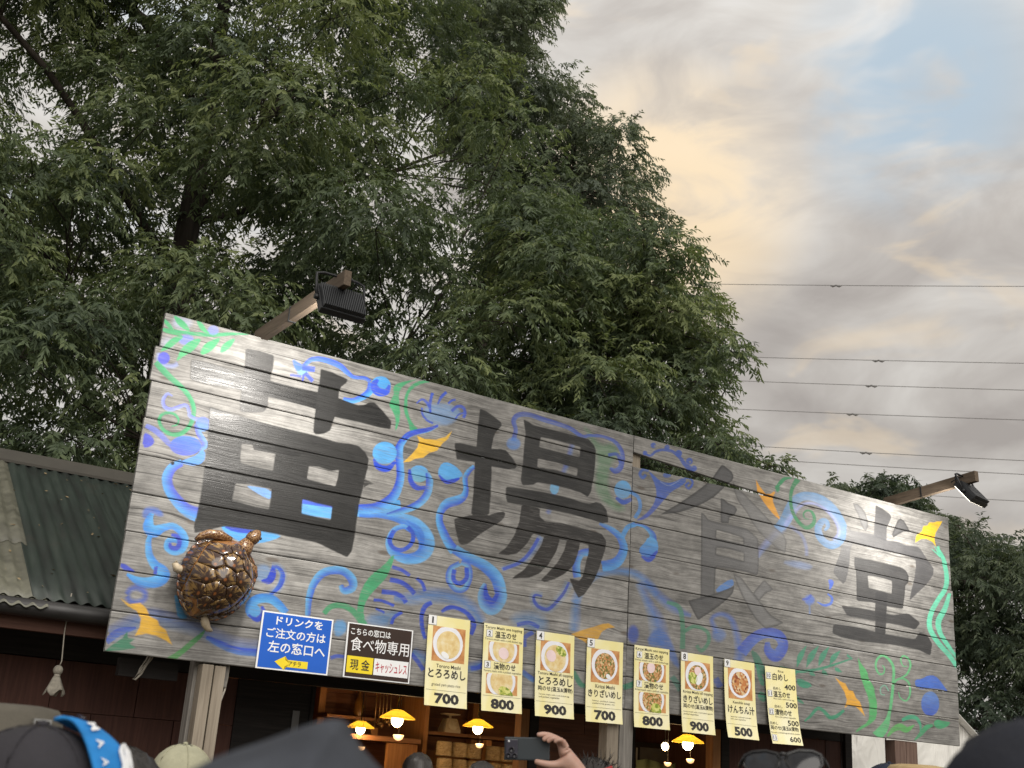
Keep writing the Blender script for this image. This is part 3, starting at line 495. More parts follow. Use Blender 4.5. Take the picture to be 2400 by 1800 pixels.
P('C', [(1032, 918), (1100, 925), (1300, 955), (1500, 1000), (1600, 1035), (1650, 1045), (1700, 1030), (1740, 1045), (1775, 1090), (1785, 1140), (1785, 1185), (1740, 1190), (1650, 1160), (1500, 1120), (1350, 1090), (1150, 1055), (1040, 1035), (1028, 1000)], (33, 33, 33), 1, gloss=.35)
P('C', [(1145, 1050), (1280, 1080), (1280, 1140), (1320, 1175), (1450, 1190), (1600, 1230), (1700, 1255), (1740, 1270), (1770, 1320), (1765, 1380), (1745, 1440), (1720, 1520), (1690, 1600), (1660, 1650), (1610, 1720), (1568, 1742), (1535, 1680), (1503, 1598), (1525, 1600), (1575, 1616), (1600, 1580), (1620, 1480), (1640, 1406), (1640, 1350), (1580, 1335), (1430, 1310), (1300, 1288), (1230, 1266), (1180, 1346), (1110, 1414), (1040, 1426), (968, 1416), (1030, 1370), (1090, 1280), (1130, 1170)], (36, 34, 33), 1, (40, 36, 34), gloss=.3)
P('C', [(1310, 1285), (1430, 1305), (1400, 1400), (1340, 1500), (1280, 1560), (1200, 1595), (1080, 1600), (1090, 1585), (1170, 1530), (1240, 1430), (1290, 1350)], (40, 36, 34), 1, gloss=.3); P('C', [(1480, 1315), (1580, 1330), (1560, 1420), (1530, 1500), (1470, 1560), (1400, 1600), (1320, 1625), (1290, 1610), (1340, 1560), (1410, 1480), (1460, 1390)], (40, 36, 34), 1, gloss=.3)
ED = ((36, 36, 38), .024)
for q in ([(975, 310), (1000, 315), (1080, 380), (1100, 430), (1080, 480), (1020, 520), (985, 560), (900, 640), (800, 700), (680, 755), (540, 800), (340, 825), (420, 775), (520, 715), (650, 630), (760, 550), (870, 460), (930, 370)],
          [(965, 655), (1000, 665), (1040, 700), (1110, 735), (1138, 770), (1110, 830), (1060, 850), (1050, 915), (970, 910), (968, 800)]): P('M', q, (84, 84, 86), .93, edge=ED, gloss=.4)
P('M', [(1090, 480), (1130, 540), (1200, 600), (1290, 690), (1370, 770), (1450, 860), (1540, 960), (1620, 1030), (1650, 1100), (1640, 1225), (1560, 1180), (1450, 1090), (1370, 1010), (1290, 900), (1220, 780), (1150, 690), (1110, 600)], (112, 112, 113), .72, edge=((44, 44, 46), .022), gloss=.55)
P('M', [(765, 800), (800, 820), (840, 875), (970, 910), (1100, 935), (1230, 965), (1300, 1020), (1352, 1070), (1362, 1180), (1357, 1455), (1200, 1410), (1050, 1385), (915, 1365), (905, 1659), (895, 1750), (760, 1750), (762, 1400), (766, 1000)], (98, 98, 100), .86, (88, 88, 90), holes=([(925, 985), (1050, 1015), (1200, 1065), (1205, 1130), (1080, 1100), (920, 1065)], [(925, 1165), (1060, 1180), (1205, 1225), (1205, 1305), (1080, 1270), (920, 1235)]), edge=((40, 40, 42), .02), gloss=.5)
P('M', [(915, 1590), (1080, 1480), (1115, 1540), (1060, 1590), (930, 1640)], (92, 142, 212), .9)
P('D', [(525, 1000), (590, 985), (680, 960), (760, 930), (790, 915), (780, 960), (720, 1020), (650, 1070), (580, 1115), (555, 1070), (530, 1020)], (84, 84, 86), .92, edge=ED, gloss=.4); P('D', [(780, 845), (830, 870), (870, 925), (930, 1000), (1000, 1085), (1075, 1130), (1030, 1150), (970, 1165), (920, 1120), (880, 1060), (840, 990), (800, 900)], (124, 124, 125), .75, edge=((40, 40, 42), .024), gloss=.5)
P('D', [(960, 880), (1015, 940), (970, 960), (930, 1005), (895, 960)], (118, 118, 120), .75, edge=((46, 46, 48), .02), gloss=.5)
P('N', [(780, 310), (830, 320), (890, 370), (930, 430), (960, 520), (965, 600), (940, 660), (905, 630), (870, 550), (840, 450), (800, 380)], (100, 100, 102), .8, edge=ED, gloss=.6)
P('N', [(1060, 335), (1150, 385), (1240, 450), (1255, 490), (1220, 570), (1195, 620), (1195, 790), (1040, 720), (1042, 580), (1055, 450)], K4, .94, (84, 84, 87), gloss=.5); P('N', [(1365, 500), (1410, 530), (1450, 600), (1485, 670), (1400, 665), (1330, 705), (1280, 738), (1262, 700), (1290, 620), (1330, 530)], (76, 76, 78), .9, edge=ED, gloss=.4)
P('N', [(700, 580), (760, 650), (900, 675), (1040, 700), (1195, 770), (1340, 790), (1420, 830), (1580, 850), (1630, 900), (1690, 1000), (1740, 1060), (1778, 1120), (1775, 1190), (1740, 1250), (1690, 1320), (1600, 1400), (1480, 1515), (1500, 1400), (1540, 1250), (1560, 1100), (1555, 1010), (1450, 965), (1300, 930), (1100, 890), (900, 840), (780, 810), (750, 880), (740, 1050), (720, 1170), (690, 1280), (660, 1310), (600, 1250), (535, 1165), (590, 1020), (640, 870), (690, 740)], (84, 84, 87), .88, (66, 66, 69), gloss=.6)
P('N', [(800, 975), (920, 1000), (1000, 1015), (1200, 1060), (1390, 1110), (1440, 1150), (1472, 1210), (1470, 1290), (1430, 1330), (1415, 1500), (1400, 1620), (1220, 1590), (1040, 1540), (830, 1520), (825, 1350), (820, 1150), (798, 1080)], K4, .92, holes=([(965, 1205), (1100, 1225), (1260, 1270), (1265, 1330), (1258, 1430), (1150, 1400), (975, 1360)],), edge=ED, gloss=.45)
for q in ([(1600, 950), (1670, 960), (1665, 1100), (1660, 1200), (1600, 1190), (1600, 1050)], [(1405, 1030), (1480, 1040), (1600, 1060), (1700, 1085), (1790, 1075), (1860, 1130), (1830, 1170), (1750, 1145), (1600, 1120), (1440, 1090)], [(1360, 1135), (1500, 1155), (1640, 1190), (1830, 1225), (1855, 1185), (1900, 1200), (1930, 1250), (1920, 1320), (1850, 1285), (1700, 1255), (1540, 1240), (1410, 1215), (1355, 1190)]):
    P('D', q, K4, .94, gloss=.4)
O('A', (520, 1218), 15, 15, (12, 11, 11), 1)
# ------------------------------------------------------------------ ground
gm, gn, gb, go_ = new_mat('trodden_ground'); gc = gn.new('ShaderNodeTexCoord').outputs['Object']
gt = gn.math('ADD', gn.math('MULTIPLY', gn.noise(gc, 0.35, 5.0), 0.5), gn.math('MULTIPLY', gn.noise(gc, 9.0, 5.0), 0.5))
gn.put(gb.inputs['Base Color'], gn.ramp(gt, [(0.35, (0.07, 0.06, 0.045)), (0.5, (0.13, 0.115, 0.085)), (0.68, (0.19, 0.17, 0.13))])); gb.inputs['Roughness'].default_value = 0.95
bump(gn, gb, gn.noise(gc, 25.0, 4.0), 0.5, 0.02)
g = MB(); g.add([(-900, -900, 0), (900, -900, 0), (900, 900, 0), (-900, 900, 0)], [(0, 1, 2, 3)])
tag(g.build('ground', gm), None, None, None, 'structure')

# ------------------------------------------------------------------ weathered, painted boards
pm, n, b, o = new_mat('painted_weathered_board'); c = n.new('ShaderNodeTexCoord').outputs['Object']
rnd = n.new('ShaderNodeObjectInfo').outputs['Random']; x, y, z = n.xyz(c); off = n.math('MULTIPLY', rnd, 53.0); xo = n.math('ADD', x, off)
# knots pull the grain around them
kv = n.comb(n.math('MULTIPLY', xo, 2.1), n.math('MULTIPLY', z, 6.5), off)
kd = n.voro(kv, 1.0, rnd=0.9); knot = n.mapr(kd, 0.05, 0.13, 1.0, 0.0); kring = n.mapr(kd, 0.0, 0.42, 1.0, 0.0)
wob = n.math('MULTIPLY', n.noise(n.comb(n.math('MULTIPLY', xo, 1.1), n.math('MULTIPLY', z, 4.0), off), 1.0, 3.0), 0.035)
bend = n.math('ADD', wob, n.math('MULTIPLY', kring, 0.022)); gz = n.math('ADD', z, bend)
g1 = n.noise(n.comb(n.math('MULTIPLY', xo, 1.6), n.math('MULTIPLY', gz, 105.0), off), 1.0, 4.0, 0.7)
g2 = n.noise(n.comb(n.math('MULTIPLY', xo, 5.0), n.math('MULTIPLY', gz, 260.0), off), 1.0, 2.0, 0.6)
blot = n.noise(n.comb(n.math('MULTIPLY', xo, 2.6), n.math('MULTIPLY', z, 9.0), off), 1.0, 5.0, 0.62)
gr = n.math('ADD', n.math('MULTIPLY', g1, 0.52), n.math('ADD', n.math('MULTIPLY', g2, 0.16), n.math('MULTIPLY', blot, 0.32)))
wood = n.ramp(gr, [(0.34, (0.038, 0.037, 0.036)), (0.42, (0.124, 0.120, 0.116)), (0.51, (0.205, 0.199, 0.192)), (0.67, (0.325, 0.319, 0.309))])
crk = n.mapr(n.noise(n.comb(n.math('MULTIPLY', xo, 0.8), n.math('MULTIPLY', gz, 62.0), n.math('ADD', off, 4.0)), 1.0, 2.0, 0.5), 0.655, 0.70)
wood = n.mix(n.math('MULTIPLY', crk, 0.75), wood, (0.035, 0.032, 0.030, 1))
mot = n.mapr(n.noise(n.comb(n.math('MULTIPLY', xo, 9.0), n.math('MULTIPLY', z, 16.0), off), 1.0, 5.0, 0.65), 0.32, 0.68, 0.74, 1.26, False)
wood = n.mix(1.0, wood, n.comb(mot, mot, mot), 'MULTIPLY')
wood = n.mix(n.math('MULTIPLY', knot, 0.72), wood, (0.075, 0.058, 0.045, 1))
nail = n.mapr(n.voro(n.comb(n.math('MULTIPLY', xo, 3.2), n.math('MULTIPLY', z, 14.0), off), 1.0), 0.0, 0.055, 0.75, 0.0)
wood = n.mix(nail, wood, (0.05, 0.042, 0.038, 1))
tint = n.mapr(rnd, 0.0, 1.0, 0.86, 1.12, False); wood = n.mix(1.0, wood, n.comb(tint, tint, n.math('MULTIPLY', tint, 0.985)), 'MULTIPLY')
at = n.new('ShaderNodeAttribute'); at.attribute_name = 'paint'; ag = n.new('ShaderNodeAttribute'); ag.attribute_name = 'gloss'
stv = n.noise(n.comb(n.math('MULTIPLY', xo, 7.0), n.math('MULTIPLY', gz, 120.0), off), 1.0, 3.0, 0.6)
strk = n.mapr(stv, 0.34, 0.48, 0.66, 1.0); thin = n.mapr(n.noise(n.comb(n.math('MULTIPLY', xo, 4.0), n.math('MULTIPLY', z, 9.0), off), 1.0, 4.0), 0.35, 0.6, 0.92, 1.0)
glo = ag.outputs['Fac']; wear = n.math('MAXIMUM', n.math('MULTIPLY', strk, thin), n.math('MINIMUM', n.math('MULTIPLY', glo, 2.6), 0.97))
pa = n.math('MULTIPLY', at.outputs['Alpha'], wear)
pv = n.mapr(n.noise(n.comb(n.math('MULTIPLY', xo, 9.0), n.math('MULTIPLY', z, 30.0), off), 1.0, 4.0), 0.3, 0.7, 0.84, 1.16, False)
pcol = n.mix(1.0, at.outputs['Color'], n.comb(pv, pv, pv), 'MULTIPLY')
n.put(b.inputs['Base Color'], n.mix(pa, wood, pcol))
rb = n.math('SUBTRACT', n.math('MULTIPLY_ADD', g1, -0.18, 0.80), n.math('MULTIPLY', n.math('MULTIPLY', glo, pa), n.mapr(g1, 0.35, 0.65, 0.38, 0.56)))
n.put(b.inputs['Roughness'], rb); b.inputs['Specular IOR Level'].default_value = 0.5
bump(n, b, n.math('ADD', n.math('MULTIPLY', g1, 0.7), n.math('MULTIPLY', g2, 0.3)), 0.55, 0.004)

sign = frame_thing('painted_sign', 'long weathered grey plank sign painted with black characters and blue, green and yellow scrolls', 'signboard', 0, 0, SZ)
PRE = PIMG.copy(); PRE[..., :3] *= PRE[..., 3:4]
def sample(ux, uz):
    fx = np.clip(ux / PR, 0, PWN - 1.001); fz = np.clip(uz / PR, 0, PHN - 1.001); ix, iz = fx.astype(int), fz.astype(int); tx, tz = fx - ix, fz - iz
    def bl(I):
        e = (...,) + (None,) * (I.ndim - 2)
        return (I[iz, ix] * ((1 - tx) * (1 - tz))[e] + I[iz, ix + 1] * (tx * (1 - tz))[e] + I[iz + 1, ix] * ((1 - tx) * tz)[e] + I[iz + 1, ix + 1] * (tx * tz)[e])
    q = bl(PRE); a = q[:, 3]; rgb = q[:, :3] / np.maximum(a, 1e-4)[:, None]; return np.concatenate([rgb, a[:, None]], 1), bl(PGL)
ZE = [0, .222, .444, .668, .892, 1.116, 1.337, 1.563, 1.782, 2.0]
XE = [.004, .004, .008, .005, .004, .0, .006, -.006, .018]           # uneven left ends, from the bottom board up
XR = [7.28, 7.286, 7.292, 7.284, 7.28, 7.288, 7.272, 7.268, 7.276]
for half in (0, 1):
    for k in range(9):
        gp = .0035 + .0035 * random.random(); xa, xb = (XE[k], 3.6075) if half == 0 else (3.6125, XR[k])
        dxg = .0056 if half == 0 else .0068; nx = int((xb - xa) / dxg); nz = 46
        xs = np.linspace(xa, xb, nx + 1); tt = np.linspace(0, 1, nz + 1); tt = tt + 0 * tt
        lo = np.full(nx + 1, ZE[k] + gp * .5); hi = np.full(nx + 1, ZE[k + 1] - gp * .5)
        if half == 1 and k == 8: lo = np.interp(xs, [3.6, 4.22, 4.62, 5.2], [1.868, 1.833, 1.808, 1.787])
        if half == 1 and k == 7: hi = np.interp(xs, [3.6, 4.2, 4.7, 5.2], [1.755, 1.772, 1.779, 1.779])
        wv = .0012 * np.sin(xs * (1.7 + random.random()) + random.random() * 6) ; lo = lo + wv * (k > 0); hi = hi + wv * (k < 8)
        gx = np.repeat(xs[None, :], nz + 1, 0); gzv = lo[None, :] + (hi - lo)[None, :] * tt[:, None]
        cup = random.uniform(-.003, .003); dep = random.uniform(-.003, .004) + .003 * math.sin(random.random() * 6) * np.sin(xs * .8)
        gy = dep[None, :] + cup * (2 * tt[:, None] - 1) ** 2 + .0035 * ((tt[:, None] < .012) | (tt[:, None] > .988)) + 0 * gx
        V = np.stack([gx.ravel() - xa, gy.ravel(), gzv.ravel() - ZE[k]], 1); nn = len(V); W1 = nx + 1
        idx = np.arange(nn).reshape(nz + 1, W1); Q = np.stack([idx[:-1, :-1], idx[:-1, 1:], idx[1:, 1:], idx[1:, :-1]], -1).reshape(-1, 4)
        # back and edges, 26 mm thick
        bl_, bh = np.stack([xs - xa, dep + .026, lo - ZE[k]], 1), np.stack([xs - xa, dep + .026, hi - ZE[k]], 1); V2 = np.concatenate([V, bl_, bh]); iB = nn + np.arange(W1); iT = nn + W1 + np.arange(W1)
        ex = [np.stack([iB[:-1], iB[1:], idx[0, 1:], idx[0, :-1]], -1), np.stack([idx[-1, :-1], idx[-1, 1:], iT[1:], iT[:-1]], -1), np.stack([iT[:-1], iT[1:], iB[1:], iB[:-1]], -1)]
        ends = np.array([[iB[0], idx[0, 0], idx[-1, 0], iT[0]], [idx[0, -1], iB[-1], iT[-1], idx[-1, -1]]])
        me = np_mesh('plank', V2, np.concatenate([Q] + ex + [ends]), False)
        rgba, gl = sample(gx.ravel(), gzv.ravel()); pad = 2 * W1
        rgba = np.concatenate([rgba, np.zeros((pad, 4))]); gl = np.concatenate([gl, np.zeros(pad)])
        ca = me.color_attributes.new('paint', 'FLOAT_COLOR', 'POINT'); ca.data.foreach_set('color', rgba.astype(np.float32).ravel())
        fa = me.attributes.new('gloss', 'FLOAT', 'POINT'); fa.data.foreach_set('value', gl.astype(np.float32))
        place('plank', me, pm, sign, (xa, 0, ZE[k]))
W_GREY = timber('grey_timber', (0.11, 0.10, 0.09), (0.22, 0.205, 0.185), (0.33, 0.31, 0.28), 'z')
W_GREYX = timber('grey_timber_long', (0.11, 0.10, 0.09), (0.22, 0.205, 0.185), (0.33, 0.31, 0.28), 'x')
W_NEW = timber('pale_timber', (0.17, 0.140, 0.108), (0.265, 0.225, 0.175), (0.35, 0.305, 0.245), 'z')
for xx in (.62, 1.9, 3.66, 5.1, 6.6): MB().box(xx - .045, xx + .045, .031, .10, .03, 1.93).build('batten', W_NEW if xx == 3.66 else W_GREY, sign)

# ------------------------------------------------------------------ the stall behind the sign
STALL = frame_thing('food_stall', 'long low food stall with dark red brown board walls under the painted sign', 'stall', 0, 0, 0)
REDB = timber('dark_red_boards', (0.045, 0.018, 0.014), (0.080, 0.034, 0.025), (0.115, 0.05, 0.037), 'z', 0.7, 50.0)
REDX = timber('red_brown_boards', (0.075, 0.030, 0.018), (0.14, 0.058, 0.033), (0.20, 0.085, 0.05), 'x', 0.65, 45.0)
BLKB = timber('blackened_timber', (0.010, 0.009, 0.009), (0.020, 0.017, 0.016), (0.035, 0.030, 0.027), 'x', 0.75)
ORNG = timber('orange_pine', (0.24, 0.10, 0.035), (0.36, 0.165, 0.06), (0.46, 0.23, 0.09), 'z', 0.6, 50.0)
def post(x0, x1, y0, y1, mat, z0=0.0, z1=None, name='post'):
    return MB().box(x0, x1, y0, y1, z0, (SZ - .004) if z1 is None else z1, bev=.006).build(name, mat, STALL)
post(.565, .632, .012, .10, W_NEW, z1=SZ - .006); post(.640, .705, .014, .10, W_NEW, z1=SZ - .008)
post(.548, .64, .104, .20, W_GREY, z1=SZ + 1.2); post(.705, .735, .05, .14, W_GREY, 1.98, SZ + .3)
post(3.475, 3.575, .012, .11, W_NEW); post(3.583, 3.700, .010, .12, W_GREY); post(6.455, 6.59, .012, .12, timber('brown_post', (0.06, 0.035, 0.026), (0.11, 0.07, 0.055), (0.17, 0.12, 0.095), 'z')); post(6.597, 6.735, .014, .12, MATS['brown_post'])
MB().box(.16, .50, .24, .30, 2.0, 2.10).build('brace', BLKB, STALL)
# header over the counter, soffit and gutter
MB().box(-6.0, 6.95, .98, 1.05, 2.105, 2.52).build('header_beam', BLKB, STALL)
MB().box(-6.0, 7.1, .37, .43, 2.20, 2.315).build('fascia_board', timber('red_fascia', (0.05, 0.022, 0.015), (0.085, 0.04, 0.028), (0.12, 0.06, 0.042), 'x'), STALL)
MB().tube([(-6.0, .30, 2.315), (7.1, .30, 2.315)], .05, 10).build('gutter', plain('dark_gutter', (0.018, 0.017, 0.017), 0.45), STALL)
for i in range(22):
    xx = -5.6 + i * .6
    MB().prism([(.43, 2.20), (.43, 2.33), (.98, 2.60), (.98, 2.40)], xx - .03, xx + .03, Matrix(((0, 1, 0, 0), (1, 0, 0, 0), (0, 0, 1, 0), (0, 0, 0, 1)))).build('rafter', MATS['red_fascia'], STALL)
# board walls, laid as wide staggered boards
def boards(x0, x1, z0, z1, y, mat, w, h, seed, name='wall_board'):
    rr = random.Random(seed); zz = z0; row = 0
    while zz < z1 - .02:
        hh = min(h, z1 - zz); xx = x0 - (w * .5 if row % 2 else 0)
        while xx < x1 - .01:
            a_, b_ = max(xx, x0), min(xx + w, x1)
            if b_ - a_ > .02: MB().box(a_ + .002, b_ - .002, y + rr.uniform(-.006, .004), y + .03, zz + .002, zz + hh - .002).build(name, mat, STALL)
            xx += w
        zz += hh; row += 1
boards(-6.0, 1.15, .9, 2.104, 1.00, REDB, .52, .30, 1); boards(-6.0, 1.15, 0, .9, 1.00, REDB, .9, .45, 2)
MB().box(1.15, 1.67, .985, 1.03, 0, 2.10).build('dark_panel', BLKB, STALL); MB().box(1.55, 1.60, .975, .984, 1.70, 1.93).build('panel_bar', plain('dull_metal', (0.12, 0.12, 0.12), 0.4, 0.8), STALL)  # flat black panel left of the first opening, with a small metal bar
boards(3.56, 4.46, 0, 2.104, 1.00, REDX, .9, .15, 3); boards(5.52, 6.93, 0, 2.104, 1.00, REDB, .34, 1.06, 4)
post(1.672, 1.70, .97, 1.06, BLKB, z1=2.10, name='jamb'); post(3.395, 3.47, .97, 1.06, ORNG, z1=2.10, name='jamb'); post(3.475, 3.555, .965, 1.07, BLKB, z1=2.10, name='jamb')
post(4.465, 4.50, .97, 1.07, BLKB, z1=2.10, name='jamb'); post(5.33, 5.42, .97, 1.06, ORNG, z1=2.10, name='jamb'); post(5.425, 5.515, .965, 1.07, BLKB, z1=2.10, name='jamb'); post(6.93, 7.02, .96, 1.09, BLKB, z1=2.35, name='corner_post')
for a_, b_ in ((1.70, 3.395), (4.50, 5.33)): MB().box(a_, b_, .80, 1.10, 1.02, 1.07, bev=.004).build('counter', ORNG, STALL); MB().box(a_, b_, 1.0, 1.04, 0, 1.018).build('counter_front', REDX, STALL)
# room behind
MB().box(-6.0, 6.95, 4.00, 4.05, 0, 2.9).build('rear_wall', plain('rear_boards', (0.10, 0.05, 0.03), 0.8), STALL)
for i in range(14): MB().box(1.0, 6.9, 3.965 + random.uniform(-.004, .004), 3.995, 1.0 + i * .14 + .002, 1.0 + (i + 1) * .14 - .002).build('lining_board', REDX, STALL)
MB().box(.96, 1.0, 1.06, 3.99, 0, 2.9).build('partition', REDX, STALL); MB().box(6.86, 6.92, 1.10, 3.99, 0, 2.9).build('side_wall', REDB, STALL)
MB().box(-6.0, 6.95, 1.06, 4.05, 2.62, 2.68).build('ceiling', BLKB, STALL); MB().box(-6.0, 6.95, 1.06, 4.05, 0.0, .05).build('floor', plain('stall_floor', (0.12, 0.10, 0.08), 0.8), STALL)
for xx in (2.55, 3.05, 4.75): post(xx - .035, xx + .035, 3.86, 3.96, ORNG, z1=2.6, name='stud')

# corrugated roof, sheet by sheet
RGRN = new_mat('green_corrugated_steel'); m_, n, b, o = RGRN; c = n.new('ShaderNodeTexCoord').outputs['Object']
rr_ = n.new('ShaderNodeObjectInfo').outputs['Random']; wz = n.noise(n.mapping(c, scale=(14, 1.6, 1.6)), 1.0, 5.0, 0.6); dirt = n.noise(c, 3.0, 6.0, 0.65)
col = n.ramp(wz, [(0.3, (0.010, 0.015, 0.012)), (0.55, (0.022, 0.036, 0.028)), (0.75, (0.042, 0.058, 0.046))])
col = n.mix(n.mapr(dirt, 0.58, 0.75, 0.0, 0.6), col, (0.05, 0.042, 0.032, 1)); tn = n.mapr(rr_, 0, 1, 0.65, 1.35, False)
n.put(b.inputs['Base Color'], n.mix(1.0, col, n.comb(tn, tn, tn), 'MULTIPLY')); b.inputs['Roughness'].default_value = 0.55; b.inputs['Metallic'].default_value = 0.1
RTRN = plain('yellowed_plastic_sheet', (0.11, 0.108, 0.08), 0.5, 0.0, 0.3, 12.0)
EY, EZ, RY, RZt = .30, 2.372, 2.62, 3.66
def sheet(x0, x1, t0, t1, mat, lift=0.0):
    nx = int((x1 - x0) / .0105); nt = 6; V = []
    for i in range(nt + 1):
        t = t0 + (t1 - t0) * i / nt
        for j in range(nx + 1):
            xx = x0 + (x1 - x0) * j / nx; V.append((xx, EY + (RY - EY) * t, EZ + (RZt - EZ) * t + .009 * math.sin(xx * 2 * math.pi / .076) + lift + .004 * math.sin(xx * 3 + t * 5)))
    idx = np.arange(len(V)).reshape(nt + 1, nx + 1); Q = np.stack([idx[:-1, :-1], idx[:-1, 1:], idx[1:, 1:], idx[1:, :-1]], -1).reshape(-1, 4)
    o = place('roof_sheet', np_mesh('roof_sheet', np.array(V), Q, True), mat, STALL); md = o.modifiers.new('thick', 'SOLIDIFY'); md.thickness = .003; return o
xx = -5.94; i = 0
while xx < 7.0:
    if not (-1.0 < xx < -.4): sheet(xx, min(xx + .66, 7.1), .0, 1.0, m_, .004 * (i % 2))
    else:
        sheet(xx, xx + .66, .30, 1.0, RTRN, .006); sheet(xx, xx + .69, .0, .34, RTRN, .002); sheet(xx - .02, xx + .70, -.03, .12, RTRN, -.012)
    xx += .62; i += 1
MB().prism([(2.42, 3.575), (2.62, 3.695), (2.82, 3.575), (2.82, 3.555), (2.62, 3.672), (2.42, 3.555)], -6.0, 7.1, Matrix(((0, 1, 0, 0), (1, 0, 0, 0), (0, 0, 1, 0), (0, 0, 0, 1)))).build('ridge_cap', plain('weathered_ridge', (0.06, 0.055, 0.045), 0.8), STALL)
MB().add([(-6, 2.64, 3.63), (7.1, 2.64, 3.63), (7.1, 4.5, 2.6), (-6, 4.5, 2.6)], [(0, 1, 2, 3)]).build('rear_roof_slope', m_, STALL)
# moss and leaf litter on the roof
lf = MB()
for i in range(150):
    t, xx = random.random() ** 1.3, random.uniform(-2.2, 1.2); p = Vector((xx, EY + (RY - EY) * t, EZ + (RZt - EZ) * t + .016)); r = random.uniform(.008, .022)
    a_ = random.random() * 6.3; d1, d2 = Vector((math.cos(a_), math.sin(a_), .35 * math.sin(a_) * 1.6)) * r, Vector((-math.sin(a_), math.cos(a_), .56)) * r * .45
    lf.add([p - d1, p + d2, p + d1, p - d2], [(0, 1, 2, 3)])
tag(lf.build('leaf_litter', plain('dry_leaves', (0.20, 0.15, 0.08), 0.8, 0, 0.4, 40.0), STALL), None, None, None, 'stuff')
for i in range(60):
    pass

# ------------------------------------------------------------------ floodlights on timber arms
BLKM = plain('black_cast_metal', (0.018, 0.019, 0.021), 0.42, 0.3, 0.1, 20.0, 0.1); BLKF = plain('dark_grey_fin', (0.045, 0.048, 0.052), 0.40, 0.4)
GLS = glow_mat('lit_lamp_glass', (1.0, 0.90, 0.72), 6.0, (0.8, 0.8, 0.8)); ARMT = timber('arm_timber', (0.075, 0.055, 0.040), (0.14, 0.105, 0.075), (0.21, 0.16, 0.115), 'y')
def floodlight(label, armlabel, x0, z0, x1, y1, z1, tilt, yaw, drop, energy):
    arm = frame_thing('lamp_arm', armlabel, 'timber arm', x0, 0, z0)
    dv = Vector((x1 - x0, y1 - .12, z1 - z0)); L = dv.length; q = dv.to_track_quat('Y', 'Z').to_matrix().to_4x4()
    MB().box(-.022, .022, 0, L, -.045, .045, Matrix.Translation((0, .12, 0)) @ q, bev=.003).build('beam', ARMT, arm)
    for k in (.42, .80): MB().box(-.025, .025, L * k, L * k + .014, -.048, .048, Matrix.Translation((0, .12, 0)) @ q).build('cable_tie', BLKM, arm)
    r = frame_thing('floodlight', label, 'floodlight', x1, y1 + .06, z1 - drop, 'floodlights over the sign'); r.rotation_euler = Euler((rad(tilt), 0, RZ + rad(yaw)), 'XYZ')
    # local: light leaves along +y, back and its fins along -y
    hs = MB().box(-.135, .135, -.012, .030, -.105, .105, bev=.006).build('housing', BLKM, r)
    fin = MB().box(-.0028, .0028, -.040, -.013, -.098, .085)
    f0 = fin.build('fin', BLKF, hs)
    for k in range(22):
        f_ = f0 if k == 0 else inst(f0, hs); f_.location = (-.122 + k * .0116, 0, 0)
    MB().box(-.120, .120, .0305, .034, -.090, .090).build('lens', GLS, r)
    MB().tube([(-.145, .005, 0), (-.145, -.03, .10), (-.145, -.045, .15), (-.10, -.05, .165), (.10, -.05, .165), (.145, -.045, .15), (.145, -.03, .10), (.145, .005, 0)], .008, 8).build('yoke', BLKM, r)
    for s_ in (-1, 1): MB().lathe([(0, -.012), (.016, -.012), (.016, .012), (0, .012)], 10, Matrix.Translation((s_ * .143, .005, 0)) @ Matrix.Rotation(rad(90), 4, 'Y')).build('pivot_bolt', BLKM, r)
    MB().tube([(.05, -.025, .09), (.09, -.06, .115), (.06, -.07, .15), (0, -.03, .18), (-.02, .05, .19)], .005, 6).build('cable', BLKM, r)
    ld = bpy.data.lights.new('flood_beam', 'AREA'); ld.shape = 'RECTANGLE'; ld.size = .23; ld.size_y = .17; ld.energy = energy; ld.color = (1.0, 0.955, 0.89); ld.spread = rad(150)
    lo = bpy.data.objects.new('flood_beam', ld); COL.objects.link(lo); lo.parent = r; lo.location = (0, .038, 0); lo.rotation_euler = (rad(90), 0, 0)
    return r
floodlight('black finned floodlight hanging over the left end of the sign', 'pale timber arm reaching out over the left end of the sign', .64, SZ + 2.03, .69, -1.10, 4.16, -31, 0, .13, 22)
floodlight('black finned floodlight tipped down over the right end of the sign', 'brown timber arm reaching out over the right end of the sign', 6.58, SZ + 2.03, 6.50, -.88, 4.19, -40, 12, .14, 21)
# ------------------------------------------------------------------ trees
def leaf_mat(name, dark, mid, tip, trans=0.34):
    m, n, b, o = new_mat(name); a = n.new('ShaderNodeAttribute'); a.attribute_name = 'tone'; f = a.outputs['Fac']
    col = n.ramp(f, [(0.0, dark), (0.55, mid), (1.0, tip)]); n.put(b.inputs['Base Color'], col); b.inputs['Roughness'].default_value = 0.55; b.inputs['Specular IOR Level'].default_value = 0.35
    t = n.new('ShaderNodeBsdfTranslucent'); n.put(t.inputs[0], n.mix(1.0, col, (1.2, 1.3, 0.75, 1), 'MULTIPLY')); x = n.new('ShaderNodeMixShader'); x.inputs[0].default_value = trans
    n.l.new(b.outputs[0], x.inputs[1]); n.l.new(t.outputs[0], x.inputs[2]); n.l.new(x.outputs[0], o.inputs[0]); return m
BARK = timber('bark', (0.018, 0.014, 0.011), (0.04, 0.032, 0.026), (0.07, 0.058, 0.047), 'z', 0.9, 18.0, 0.8)
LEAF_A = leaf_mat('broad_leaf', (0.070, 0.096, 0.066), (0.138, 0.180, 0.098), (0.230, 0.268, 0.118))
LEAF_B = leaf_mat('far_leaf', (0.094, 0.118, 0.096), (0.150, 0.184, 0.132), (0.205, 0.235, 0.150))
LEAF_E = leaf_mat('dark_leaf', (0.042, 0.062, 0.045), (0.078, 0.106, 0.068), (0.125, 0.152, 0.088))
